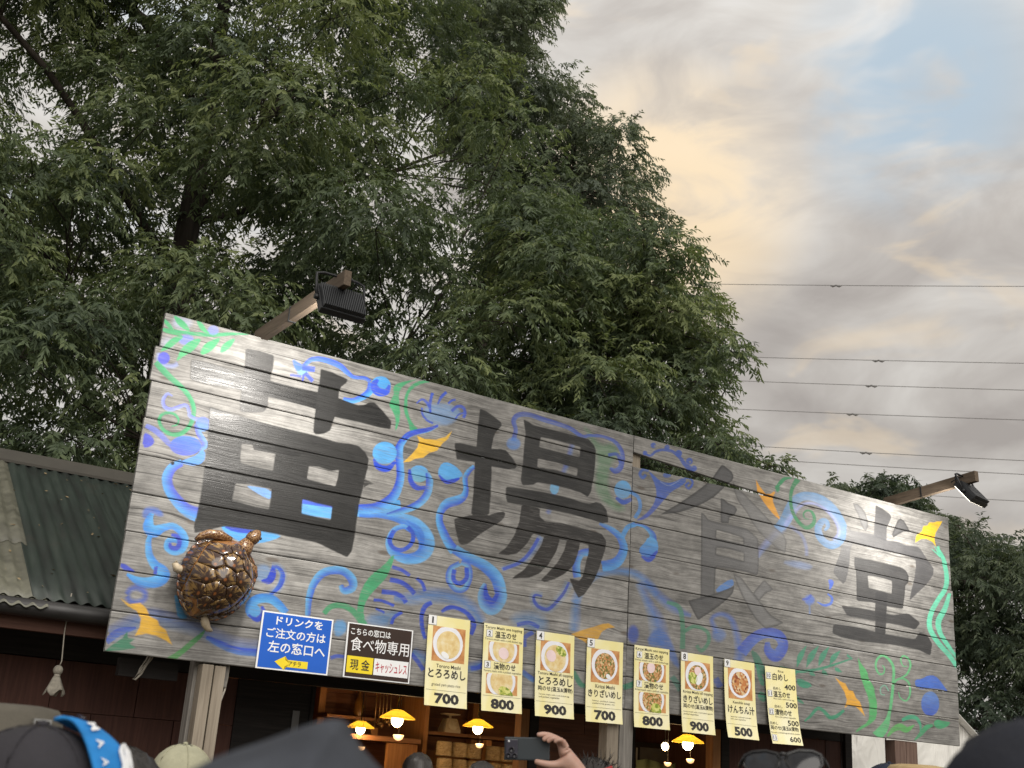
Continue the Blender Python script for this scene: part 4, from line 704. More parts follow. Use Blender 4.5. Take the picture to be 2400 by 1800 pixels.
def unit(v): return v / (np.linalg.norm(v, axis=-1, keepdims=True) + 1e-9)
def in_poly(p, poly):
    x, y = p; c = False
    for i in range(len(poly)):
        (ax, ay), (bx, by) = poly[i], poly[i - 1]
        if (ay > y) != (by > y) and x < (bx - ax) * (y - ay) / (by - ay) + ax: c = not c
    return c
def edge_dist(p, poly):
    d = 1e9; p = np.array(p, float)
    for i in range(len(poly)):
        a, b_ = np.array(poly[i - 1], float), np.array(poly[i], float); t = np.clip((p - a) @ (b_ - a) / ((b_ - a) @ (b_ - a) + 1e-9), 0, 1); d = min(d, np.linalg.norm(p - a - t * (b_ - a)))
    return d
def make_tree(name, label, outline, d0, d1, n_boughs, rmin, rmax, base_px, mat, leaf=(.08, .027), dens=300, seed=1, trunk_r=.22, group='trees behind the stall', big_frac=.6, extra=()):
    rng = np.random.default_rng(seed); xs = [p[0] for p in outline]; ys = [p[1] for p in outline]; blobs = []; tries = 0; acc = []
    while len(blobs) < n_boughs and tries < n_boughs * 90:
        tries += 1; px, py = rng.uniform(min(xs), max(xs)), rng.uniform(min(ys), max(ys))
        if not in_poly((px, py), outline): continue
        dist = rng.uniform(d0, d1); e = edge_dist((px, py), outline) * dist / F_PX; r = rng.uniform(rmin, rmax)
        if e < .30 * r: continue
        r = min(r, max(e * 1.05, rmin * .55))
        if any((px - q[0]) ** 2 + (py - q[1]) ** 2 < (.42 * (r + q[2]) * F_PX / dist) ** 2 and abs(dist - q[3]) < .6 * r for q in acc): continue
        acc.append((px, py, r, dist)); blobs.append((far(px, py, dist), r))
    for (px, py, dist, r) in extra: blobs.append((far(px, py, dist), r))
    base = far(*base_px); base = np.array([base[0], base[1], 0.0]); root = thing(name, label, 'tree', tuple(base), 0, group)
    # leaves
    Bp, Ax, To, Ln, Ou = [], [], [], [], []
    for c, r in blobs:
        ns = max(int(dens * r * r), 16); z = rng.uniform(-.45, 1, ns); th = rng.uniform(0, 2 * np.pi, ns); s_ = np.sqrt(1 - z * z); dr = np.stack([s_ * np.cos(th), s_ * np.sin(th), z], 1)
        k = rng.uniform(0, 1, ns) ** .55; lump = 1 + .22 * np.sin(3 * th + rng.uniform(0, 6)) * np.cos(2 * z + rng.uniform(0, 6)); p = c + dr * (r * (.28 + .72 * k) * lump)[:, None] * np.array([1, 1, .68])
        ax = unit(dr * np.array([1, 1, .45]) + np.stack([0 * z, 0 * z, -rng.uniform(.1, .75, ns)], 1) + rng.normal(0, .32, (ns, 3)))
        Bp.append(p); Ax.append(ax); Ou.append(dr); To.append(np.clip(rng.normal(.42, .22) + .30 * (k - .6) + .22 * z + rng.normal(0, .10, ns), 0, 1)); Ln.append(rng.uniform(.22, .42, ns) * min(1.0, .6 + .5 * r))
    Bp, Ax, To, Ln, Ou = map(np.concatenate, (Bp, Ax, To, Ln, Ou)); m = 13; N = len(Bp)
    t = np.repeat(((np.arange(m) + .6) / m)[None, :], N, 0) ; side = unit(np.cross(Ax, np.array([0, 0, 1.0]))); sgn = np.where(np.arange(m) % 2 == 0, 1.0, -1.0)
    P0 = Bp[:, None, :] + Ax[:, None, :] * (Ln[:, None] * t)[..., None] + np.array([0, 0, -1.0]) * (.25 * Ln[:, None] * t ** 2)[..., None]
    D = unit(Ax[:, None, :] * .7 + side[:, None, :] * (sgn[None, :] * .75)[..., None] + np.array([0, 0, -.60]) + rng.normal(0, .30, (N, m, 3)))
    Nn = np.array([0, 0, .55]) + Ou[:, None, :] * .75 + rng.normal(0, .45, (N, m, 3)); Nn = unit(Nn - D * (Nn * D).sum(-1, keepdims=True)); Sd = np.cross(D, Nn)
    l = leaf[0] * rng.uniform(.7, 1.3, (N, m, 1)); w = leaf[1] * rng.uniform(.75, 1.25, (N, m, 1))
    V = np.stack([P0, P0 + D * l * .42 + Sd * w * .5 + Nn * w * .14, P0 + D * l - Nn * l * .10, P0 + D * l * .42 - Sd * w * .5 + Nn * w * .14], 2).reshape(-1, 3) - base
    i0 = np.arange(N * m) * 4; Q = np.stack([np.stack([i0, i0 + 1, i0 + 2], 1), np.stack([i0, i0 + 2, i0 + 3], 1)], 1).reshape(-1, 3)
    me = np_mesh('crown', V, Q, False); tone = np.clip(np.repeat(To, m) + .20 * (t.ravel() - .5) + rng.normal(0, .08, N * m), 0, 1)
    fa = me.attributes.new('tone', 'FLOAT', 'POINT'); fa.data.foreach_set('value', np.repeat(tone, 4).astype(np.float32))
    tag(place('crown', me, mat, root), None, None, None, 'stuff')
    # trunk, limbs and boughs
    C_ = np.array([b_[0] for b_ in blobs]); top = np.array([C_[:, 0].mean(), C_[:, 1].mean(), np.percentile(C_[:, 2], 88)]); tp = []; K = 9
    for i in range(K + 1):
        f = i / K; q = base * (1 - f) + top * f; q = q + np.array([math.sin(f * 5 + seed), math.cos(f * 4 + seed), 0]) * .18 * f * (1.2 - f) * 2; q[2] = top[2] * f; tp.append(q)
    MB().tube([tuple(q - base) for q in tp], [trunk_r * (1.25 - .2 * min(i, 1)) * (1 - .88 * i / K) + .012 for i in range(K + 1)], 12).build('trunk', BARK, root)
    k_ = max(4, len(blobs) // 16); cen = C_[rng.permutation(len(C_))[:k_]].copy()
    for _ in range(8):
        lab = ((C_[:, None, :] - cen[None]) ** 2).sum(-1).argmin(1)
        for j in range(k_):
            if (lab == j).any(): cen[j] = C_[lab == j].mean(0)
    tw = MB()
    for j in range(k_):
        c = cen[j]; hz = np.hypot(c[0] - base[0], c[1] - base[1]); zt = np.clip(c[2] - .6 * hz - .4, 1.6, top[2] * .95); f = zt / top[2]; i = min(int(f * K), K - 1); a = tp[i] + (tp[i + 1] - tp[i]) * (f * K - i)
        mid = a * .5 + c * .5 + np.array([rng.normal(0, .3), rng.normal(0, .3), .10 * hz]); ss = np.linspace(0, 1, 8); wob = rng.normal(0, .05, (8, 3)) * np.sin(ss * np.pi)[:, None]
        pts = [(1 - s) ** 2 * a + 2 * s * (1 - s) * mid + s * s * c + wob[q] - base for q, s in enumerate(ss)]; r0 = min(.022 + .010 * hz, trunk_r * .4)
        MB().tube([tuple(q) for q in pts], [r0 * (1 - .75 * s) + .006 for s in ss], 7).build('limb', BARK, root)
        for q in np.where(lab == j)[0]:
            bc, r = blobs[q]; bc = np.array(bc); st = pts[5] + base; md = st * .5 + bc * .5 + np.array([0, 0, .12]) + rng.normal(0, .1, 3)
            tw.tube([tuple(st - base), tuple(md - base), tuple(bc - base)], [.014, .010, .006], 5, False)
            for _ in range(5):
                d = unit(rng.normal(0, 1, 3) * np.array([1, 1, .5])); e_ = bc + d * r * .9 * np.array([1, 1, .7]) - np.array([0, 0, .12 * r]); tw.tube([tuple(bc - base), tuple((bc * .5 + e_ * .5) + np.array([0, 0, .08 * r]) - base), tuple(e_ - base)], [.006, .004, .0015], 4, False)
    tag(tw.build('twigs', BARK, root), None, None, None, 'stuff'); print('TREE', len(blobs), N * m); return N * m
OUT_A = [(-420, -520), (900, -560), (1180, -300), (1235, -60), (1165, 60), (1240, 160), (1330, 330), (1400, 520), (1420, 720), (1340, 900), (1150, 1020), (900, 1000), (640, 1000), (480, 1180), (300, 1260), (-420, 1260)]
OUT_B = [(980, -620), (1230, -560), (1330, -330), (1310, -120), (1320, 10), (1290, 75), (1240, 110), (1385, 118), (1350, 160), (1428, 208), (1400, 250), (1508, 268), (1520, 330), (1572, 400), (1540, 462), (1610, 520), (1560, 610), (1200, 640), (1000, 300)]
OUT_C = [(1180, 420), (1420, 470), (1560, 520), (1668, 535), (1718, 620), (1655, 648), (1712, 710), (1690, 750), (1772, 752), (1750, 800), (1795, 880), (1700, 900), (1722, 938), (1690, 960), (1748, 985), (1752, 1040), (1812, 1062), (1900, 1100), (1880, 1160), (1500, 1180), (1100, 1120), (1050, 800)]
OUT_D = [(1905, 1135), (1950, 1118), (1985, 1078), (2030, 1070), (2060, 1112), (2110, 1105), (2165, 1088), (2185, 1130), (2165, 1180), (2240, 1200), (2280, 1300), (2250, 1420), (2000, 1420), (1880, 1250)]
OUT_E = [(2120, 1160), (2230, 1178), (2290, 1215), (2380, 1215), (2350, 1250), (2420, 1270), (2560, 1220), (2760, 1300), (2800, 1850), (2100, 1850), (2080, 1500)]
n_leaf = 0
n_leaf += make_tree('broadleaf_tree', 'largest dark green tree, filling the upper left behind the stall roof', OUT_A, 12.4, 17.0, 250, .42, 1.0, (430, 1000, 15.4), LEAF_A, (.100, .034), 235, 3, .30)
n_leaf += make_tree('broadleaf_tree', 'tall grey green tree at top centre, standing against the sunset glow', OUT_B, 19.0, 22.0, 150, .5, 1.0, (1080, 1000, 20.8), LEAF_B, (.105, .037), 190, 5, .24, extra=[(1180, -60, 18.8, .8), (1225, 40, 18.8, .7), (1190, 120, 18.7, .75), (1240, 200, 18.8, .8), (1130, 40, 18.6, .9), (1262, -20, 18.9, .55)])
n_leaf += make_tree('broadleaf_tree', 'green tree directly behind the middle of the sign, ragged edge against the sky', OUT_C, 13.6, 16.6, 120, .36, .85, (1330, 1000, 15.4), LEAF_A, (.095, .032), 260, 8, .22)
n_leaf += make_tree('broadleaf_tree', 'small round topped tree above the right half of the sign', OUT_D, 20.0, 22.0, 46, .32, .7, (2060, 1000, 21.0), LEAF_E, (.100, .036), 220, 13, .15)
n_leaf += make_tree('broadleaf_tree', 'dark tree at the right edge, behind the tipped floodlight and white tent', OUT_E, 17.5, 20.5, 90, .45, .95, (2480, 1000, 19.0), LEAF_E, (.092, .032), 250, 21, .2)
print('LEAVES', n_leaf)
# ------------------------------------------------------------------ printed notices and menu sheets
def text_mesh(s, bold=0.0, res=2):
    c = bpy.data.curves.new('t', 'FONT'); c.body = s; c.size = 1.0; c.resolution_u = res; c.offset = bold; c.fill_mode = 'FRONT'
    o = bpy.data.objects.new('t', c); COL.objects.link(o); dg = bpy.context.evaluated_depsgraph_get(); me = bpy.data.meshes.new_from_object(o.evaluated_get(dg))
    V = np.array([v.co[:2] for v in me.vertices]); Fc = [tuple(p.vertices) for p in me.polygons]; bpy.data.objects.remove(o); bpy.data.curves.remove(c); bpy.data.meshes.remove(me); return V, Fc
INK = plain('black_ink', (0.022, 0.020, 0.018), 0.6); INKG = plain('grey_ink', (0.13, 0.12, 0.09), 0.6); WHT = plain('white_print', (0.80, 0.81, 0.82), 0.4, var=.03); YEL = plain('yellow_print', (0.80, 0.62, 0.02), 0.4, var=.04); REDI = plain('red_ink', (0.42, 0.03, 0.05), 0.5)
PAPER = new_mat('laminated_yellow_paper'); mp, n, b, o = PAPER; c = n.new('ShaderNodeTexCoord').outputs['Object']
pn = n.noise(n.mapping(c, scale=(7, 7, 3.5)), 1.0, 2.0, 0.4, 0.6); n.put(b.inputs['Base Color'], n.ramp(pn, [(0.35, (0.82, 0.74, 0.34)), (0.5, (0.85, 0.79, 0.46)), (0.66, (0.86, 0.82, 0.57))])); b.inputs['Roughness'].default_value = 0.38; bump(n, b, n.noise(c, 9.0, 2.0), 0.25, 0.01)
def food(name, stops, scale, kind='voro'):
    m, n, b, o = new_mat(name); c = n.new('ShaderNodeTexCoord').outputs['Object']; c2 = n.mapping(c, scale=(1, 0, 1))
    f = n.voro(c2, scale, out=1) if kind == 'voro' else n.noise(c2, scale, 4.0, 0.6)
    if kind == 'voro': f = n.xyz(f)[0]
    n.put(b.inputs['Base Color'], n.ramp(f, stops)); b.inputs['Roughness'].default_value = 0.4; return m
TABLE = food('printed_table', [(0.3, (0.42, 0.16, 0.05)), (0.5, (0.60, 0.30, 0.11)), (0.7, (0.68, 0.42, 0.20))], 14.0, 'noise')
F_YAM = food('printed_yam', [(0.3, (0.62, 0.42, 0.16)), (0.5, (0.74, 0.58, 0.28)), (0.7, (0.80, 0.72, 0.50))], 22.0, 'noise'); F_MIX = food('printed_mixed_rice', [(0.1, (0.10, 0.16, 0.03)), (0.35, (0.40, 0.16, 0.05)), (0.6, (0.55, 0.28, 0.10)), (0.9, (0.68, 0.50, 0.26))], 95.0)
F_PICK = food('printed_pickle', [(0.2, (0.20, 0.28, 0.03)), (0.5, (0.50, 0.52, 0.10)), (0.8, (0.66, 0.66, 0.22))], 70.0); F_SOUP = food('printed_soup', [(0.15, (0.24, 0.06, 0.02)), (0.45, (0.52, 0.20, 0.06)), (0.7, (0.62, 0.36, 0.14)), (0.9, (0.70, 0.56, 0.34))], 55.0)
F_EGG = plain('printed_egg', (0.78, 0.62, 0.62), 0.4); BOWL = plain('printed_bowl', (0.78, 0.79, 0.84), 0.4, var=.05)
class Sheet:
    """a flat printed sheet on the sign; x, y run 0..1 from its top left corner"""
    def __init__(s, name, label, cat, tl, tr, bl, mat, thick=.0012, y=-.012, group=None, curl=None, border=None):
        x0, z1 = pix(*tl, y); x1, _ = pix(*tr, y); xb, z0 = pix(*bl, y); zr = pix(*tr, y)[1]; s.x0, s.w, s.h = x0, x1 - x0, z1 - z0; s.rise = (zr - z1); s.curl = curl or (lambda u, v: 0.0); s.shear = (xb - x0)
        s.root = frame_thing(name, label, cat, x0, y, z0, group); s.n = 0; nx, nz = 5, 14; g = MB(); fr = [[s.p(i / nx, j / nz, 0) for i in range(nx + 1)] for j in range(nz + 1)]; bk = [[(q[0], q[1] + thick, q[2]) for q in row] for row in fr]
        g.grid(fr); g.grid(bk)
        rim = lambda a, b_: [(a[k], a[k + 1], b_[k + 1], b_[k]) for k in range(len(a) - 1)]
        for a, b_ in ((fr[0], bk[0]), (fr[-1], bk[-1]), ([r[0] for r in fr], [r[0] for r in bk]), ([r[-1] for r in fr], [r[-1] for r in bk])):
            for q in rim(a, b_): g.add(list(q), [(0, 1, 2, 3)])
        s.sheet = g.build('sheet', mat, s.root)
    def p(s, u, v, k): return (u * s.w + v * s.shear * 1.0, s.curl(u, v) - k * .0009, (1 - v) * s.h + u * s.rise)
    def poly(s, pts, mat, name, k=1, parent=None, sub=False):
        g = MB(); cx, cy = sum(p[0] for p in pts) / len(pts), sum(p[1] for p in pts) / len(pts); vs = [s.p(cx, cy, k)] + [s.p(*p, k) for p in pts]; m = len(pts)
        g.add(vs, [(0, i + 1, (i + 1) % m + 1) for i in range(m)]); return g.build(name, mat, parent or s.root)
    def rect(s, x0, y0, x1, y1, mat, name, k=1, parent=None):
        g = MB(); nz = 6; g.grid([[s.p(x0 + (x1 - x0) * i / 2, y0 + (y1 - y0) * j / nz, k) for i in range(3)] for j in range(nz + 1)]); return g.build(name, mat, parent or s.root)
    def disc(s, cx, cy, r, mat, name, k=1, parent=None, clip=None, ry=None, rot=0.0):
        a_ = s.w / s.h; pts = []
        for i in range(24):
            t = 2 * math.pi * i / 24; X_, Y_ = r * math.cos(t), (ry or r) * math.sin(t); X_, Y_ = X_ * math.cos(rot) - Y_ * math.sin(rot), X_ * math.sin(rot) + Y_ * math.cos(rot); q = [cx + X_, cy + Y_ * a_]
            if clip: q = [min(max(q[0], clip[0]), clip[2]), min(max(q[1], clip[1]), clip[3])]
            pts.append(tuple(q))
        return s.poly(pts, mat, name, k, parent)
    def text(s, body, x0, y0, x1, y1, mat, bold=.012, k=2, name='lettering', fit='both'):
        V, Fc = text_mesh(body, bold); mn, mx = V.min(0), V.max(0); T = (V - mn) / np.maximum(mx - mn, 1e-6); MB().add([s.p(x0 + (x1 - x0) * q[0], y1 - (y1 - y0) * q[1], k) for q in T], Fc).build(name, mat, s.root)
def cp_(o, s, p): return (o[0] + s * p[0], o[1] + s * p[1])
c1 = lambda p: cp_((590, 1410), .18083, p)
BLUE = plain('blue_print', (0.012, 0.105, 0.52), 0.32, var=.06, scale=3.0); BRWN = plain('dark_brown_print', (0.035, 0.020, 0.014), 0.14, var=.1)
b1 = Sheet('notice_board', 'blue notice with white lettering and a yellow arrow, on the sign below the turtle', 'notice', c1((145, 112)), c1((1062, 235)), c1((45, 858)), WHT, .006, -.016, 'notices on the sign')
b1.rect(.022, .025, .978, .975, BLUE, 'print', 1)
b1.text('ドリンクを', .20, .065, .855, .215, WHT, .022); b1.text('ご注文の方は', .085, .275, .915, .455, WHT, .014); b1.text('左の窓口へ', .13, .50, .93, .70, WHT, .014)
b1.poly([(.245, .855), (.385, .745), (.385, .805), (.705, .805), (.705, .93), (.385, .93), (.385, .985)], YEL, 'arrow', 2); b1.text('アチラ', .44, .825, .61, .905, INK, .012, 3)
b2 = Sheet('notice_board', 'dark brown notice with white lettering over yellow and white panels, beside the blue notice', 'notice', c1((1250, 262)), c1((2095, 375)), c1((1180, 975)), WHT, .006, -.016, 'notices on the sign')
b2.rect(.02, .02, .98, .98, BRWN, 'print', 1); b2.text('こちらの窓口は', .055, .085, .655, .215, WHT, .012); b2.text('食べ物専用', .065, .255, .955, .51, WHT, .004)
b2.rect(.035, .605, .425, .905, YEL, 'panel', 2); b2.text('現 金', .085, .655, .375, .855, INK, .010, 3); b2.rect(.44, .605, .965, .905, WHT, 'panel', 2); b2.text('キャッシュレス', .465, .66, .945, .855, REDI, .012, 3)
GRP = 'menu sheets along the lower edge of the sign'
def bowl(S_, y0, y1, foodmats, cut=False, x0=.12, x1=.90):
    ph = S_.rect(x0, y0, x1, y1, TABLE, 'photograph', 1); a_ = S_.w / S_.h; cx = (x0 + x1) / 2 - .02; r = (x1 - x0) * .46
    cy = y0 + r * a_ * .92 if not cut else y0 + (y1 - y0) * .30; cl = (x0, y0, x1, y1 + .004)
    S_.disc(cx, cy, r, BOWL, 'bowl', 2, ph, cl); S_.disc(cx + .01, cy + .012, r * .78, foodmats[0], 'food', 3, ph, cl)
    for (m, dx, dy, rx, ry) in foodmats[1:]: S_.disc(cx + dx, cy + dy * a_, rx, m, 'topping', 4, ph, cl, ry, .5)
def badge(S_, num, x, y, w=.19, h=.105):
    q = S_.rect(x - .006, y - .004, x + w + .006, y + h + .004, INKG, 'badge_border', 2); S_.rect(x, y, x + w, y + h, WHT, 'number_badge', 3); S_.text(num, x + w * (.42 if num == '1' else .28 if len(num) == 1 else .16), y + h * .15, x + w * (.62 if num == '1' else .72 if len(num) == 1 else .86), y + h * .85, INK, .02 if len(num) == 1 else .008, 4, 'number')
def price(S_, p, y=.825): S_.rect(.03, y - .0015, .97, y + .0015, INKG, 'fold_line', 2); S_.text(p, .22, y + .028, .80, y + .145, INK, .045, 2, 'price')
c2 = lambda p: cp_((980, 1420), .16878, p); c3 = lambda p: cp_((1230, 1460), .15672, p); c4 = lambda p: cp_((1460, 1490), .15672, p); c5 = lambda p: cp_((1670, 1520), .14467, p)
def curl(a, b_): return lambda u, v: -.004 - a * v ** 3 + b_ * (u - .5) ** 2 * v - .006 * math.sin(v * 5.0) * v
NSH = dict(cat='menu', mat=mp, group=GRP)
def menu(label, tl, tr, bl, ca, cb): return Sheet('menu_sheet', label, 'menu', tl, tr, bl, mp, .0012, -.014, GRP, curl(ca, cb))
m1 = menu('yellow menu sheet numbered 1 with a bowl of grated yam rice, price 700', c2((145, 120)), c2((720, 205)), c2((60, 1375)), .03, .02)
bowl(m1, .115, .505, [F_YAM, (WHT, -.06, .24, .10, .06)]); badge(m1, '1', 0, 0); m1.text('Tororo Meshi', .24, .535, .82, .575, INK, .004); m1.text('とろろめし', .06, .588, .95, .69, INK, .02); m1.text('grated yam ptato rice', .15, .745, .83, .785, INKG, 0); price(m1, '700')
m2 = menu('yellow menu sheet numbered 2 and 3, price 800, two pale bowls of yam', c2((915, 235)), c2((1463, 310)), c2((852, 1452)), .03, .02)
m2.text('Tororo Meshi one topping', .03, .025, .96, .068, INK, .004); badge(m2, '2', .07, .075, .14, .075); m2.text('温玉のせ', .28, .078, .82, .155, INK, .014); m2.text('Tororo meshi with a soft boiled egg', .03, .165, .97, .195, INKG, 0); bowl(m2, .205, .425, [F_YAM, (F_EGG, .01, .10, .13, .12)], True, .13, .90)
badge(m2, '3', .05, .435, .14, .075); m2.text('漬物のせ', .27, .442, .82, .52, INK, .014); m2.text('Tororo meshi with a pickled vegetables', .03, .53, .97, .56, INKG, 0); bowl(m2, .57, .80, [F_YAM, (F_PICK, .12, .26, .20, .12)], True, .10, .88); price(m2, '800')
m3 = menu('yellow menu sheet numbered 4 with a bowl of egg and pickles, price 900', c3((170, 115)), c3((738, 195)), c3((125, 1388)), .03, .02)
bowl(m3, .10, .46, [F_YAM, (F_EGG, -.10, -.02, .13, .12), (F_PICK, .16, -.14, .15, .09)]); badge(m3, '4', .01, 0); m3.text('Tororo Meshi all topping', .06, .475, .97, .52, INK, .004); m3.text('とろろめし', .09, .53, .96, .625, INK, .02); m3.text('両のせ(温玉&漬物)', .07, .64, .97, .705, INK, .012); m3.text('Tororo meshi with a soft boiled egg', .09, .73, .88, .752, INKG, 0); m3.text('and pickled vegetables', .09, .76, .62, .785, INKG, 0); price(m3, '900')
m4 = menu('yellow menu sheet numbered 5 with a bowl of chopped vegetables, price 700', c3((930, 225)), c3((1468, 298)), c3((883, 1470)), .03, .02)
bowl(m4, .115, .525, [F_MIX, (WHT, .10, .24, .07, .05)]); badge(m4, '5', .01, 0); m4.text('Kirizai Meshi', .25, .545, .78, .59, INK, .004); m4.text('きりざいめし', .06, .605, .96, .70, INK, .018); m4.text('Natto, pickled radish,', .18, .735, .80, .757, INKG, 0); m4.text('pickled turnip greens, rice', .18, .765, .78, .787, INKG, 0); price(m4, '700')
m5 = menu('yellow menu sheet numbered 6 and 7, price 800, two bowls of chopped vegetables', c4((170, 135)), c4((690, 208)), c4((140, 1362)), .03, .02)
m5.text('Kirizai Meshi one topping', .03, .025, .96, .068, INK, .004); badge(m5, '6', .07, .075, .14, .075); m5.text('温玉のせ', .28, .078, .82, .155, INK, .014); m5.text('Kirizai meshi with a soft boiled egg', .03, .165, .97, .195, INKG, 0); bowl(m5, .205, .425, [F_MIX, (F_EGG, -.03, -.02, .11, .12)], True, .13, .90)
badge(m5, '7', .07, .435, .14, .075); m5.text('漬物のせ', .28, .442, .82, .52, INK, .014); m5.text('Kirizai meshi with a pickled vegetables', .03, .53, .97, .56, INKG, 0); bowl(m5, .57, .80, [F_MIX, (F_PICK, .12, .22, .15, .13)], True, .13, .90); price(m5, '800')
m6 = menu('yellow menu sheet numbered 8 with a bowl of egg, pickles and vegetables, price 900', c4((862, 240)), c4((1342, 312)), c4((857, 1438)), .035, .02)
bowl(m6, .10, .46, [F_MIX, (WHT, .06, .05, .09, .16), (F_EGG, .02, -.12, .11, .10), (F_PICK, -.14, .05, .14, .13)]); badge(m6, '8', .01, 0); m6.text('Kirizai Meshi all topping', .06, .475, .97, .52, INK, .004); m6.text('きりざいめし', .06, .53, .96, .625, INK, .018); m6.text('両のせ(温玉&漬物)', .06, .64, .97, .705, INK, .012); m6.text('Kirizai meshi with a soft boiled egg and', .06, .73, .95, .752, INKG, 0); m6.text('pickled vegetables', .06, .76, .5, .785, INKG, 0); price(m6, '900')
m7 = menu('yellow menu sheet numbered 9 with a bowl of red vegetable soup, price 500', c5((180, 165)), c5((672, 240)), c5((190, 1435)), .05, .02)
bowl(m7, .10, .50, [F_SOUP]); badge(m7, '9', .01, 0, .18, .10); m7.text('Kenchin soup', .25, .525, .80, .57, INK, .004); m7.text('けんちん汁', .08, .58, .94, .685, INK, .018); m7.text('Japanese traditional chowder', .15, .72, .82, .742, INKG, 0); m7.text('with root vegetables', .14, .75, .62, .772, INKG, 0); price(m7, '500')
m8 = menu('yellow menu sheet numbered 10 to 13 listing rice dishes without pictures', c5((843, 278)), c5((1330, 340)), c5((902, 1535)), .055, .02)
m8.text('Rice', .42, .035, .60, .065, INKG, .004); badge(m8, '10', .03, .085, .14, .075); m8.text('白めし', .23, .08, .74, .175, INK, .012); m8.text('400', .60, .215, .97, .285, INK, .016)
for yy, nb, t1, t2 in ((.265, '11', '温玉のせ', 'Rice with a soft boiled egg'), (.50, '12', '漬物のせ', 'Rice with pickled vegetables')):
    m8.text('白めし', .23, yy - .005, .48, yy + .035, INK, .004); badge(m8, nb, .04, yy + .05, .14, .075); m8.text(t1, .22, yy + .05, .77, yy + .13, INK, .012); m8.text(t2, .22, yy + .14, .90, yy + .165, INKG, 0); m8.text('500', .60, yy + .185, .97, yy + .255, INK, .016)
m8.text('白めし', .03, .715, .28, .755, INK, .004); m8.text('両のせ(温玉&漬物)', .03, .765, .94, .83, INK, .01); m8.text('Rice with a soft boiled egg and pickled vegetables', .02, .845, .96, .868, INKG, 0); badge(m8, '13', .03, .885, .14, .075); m8.text('600', .58, .895, .95, .965, INK, .016)
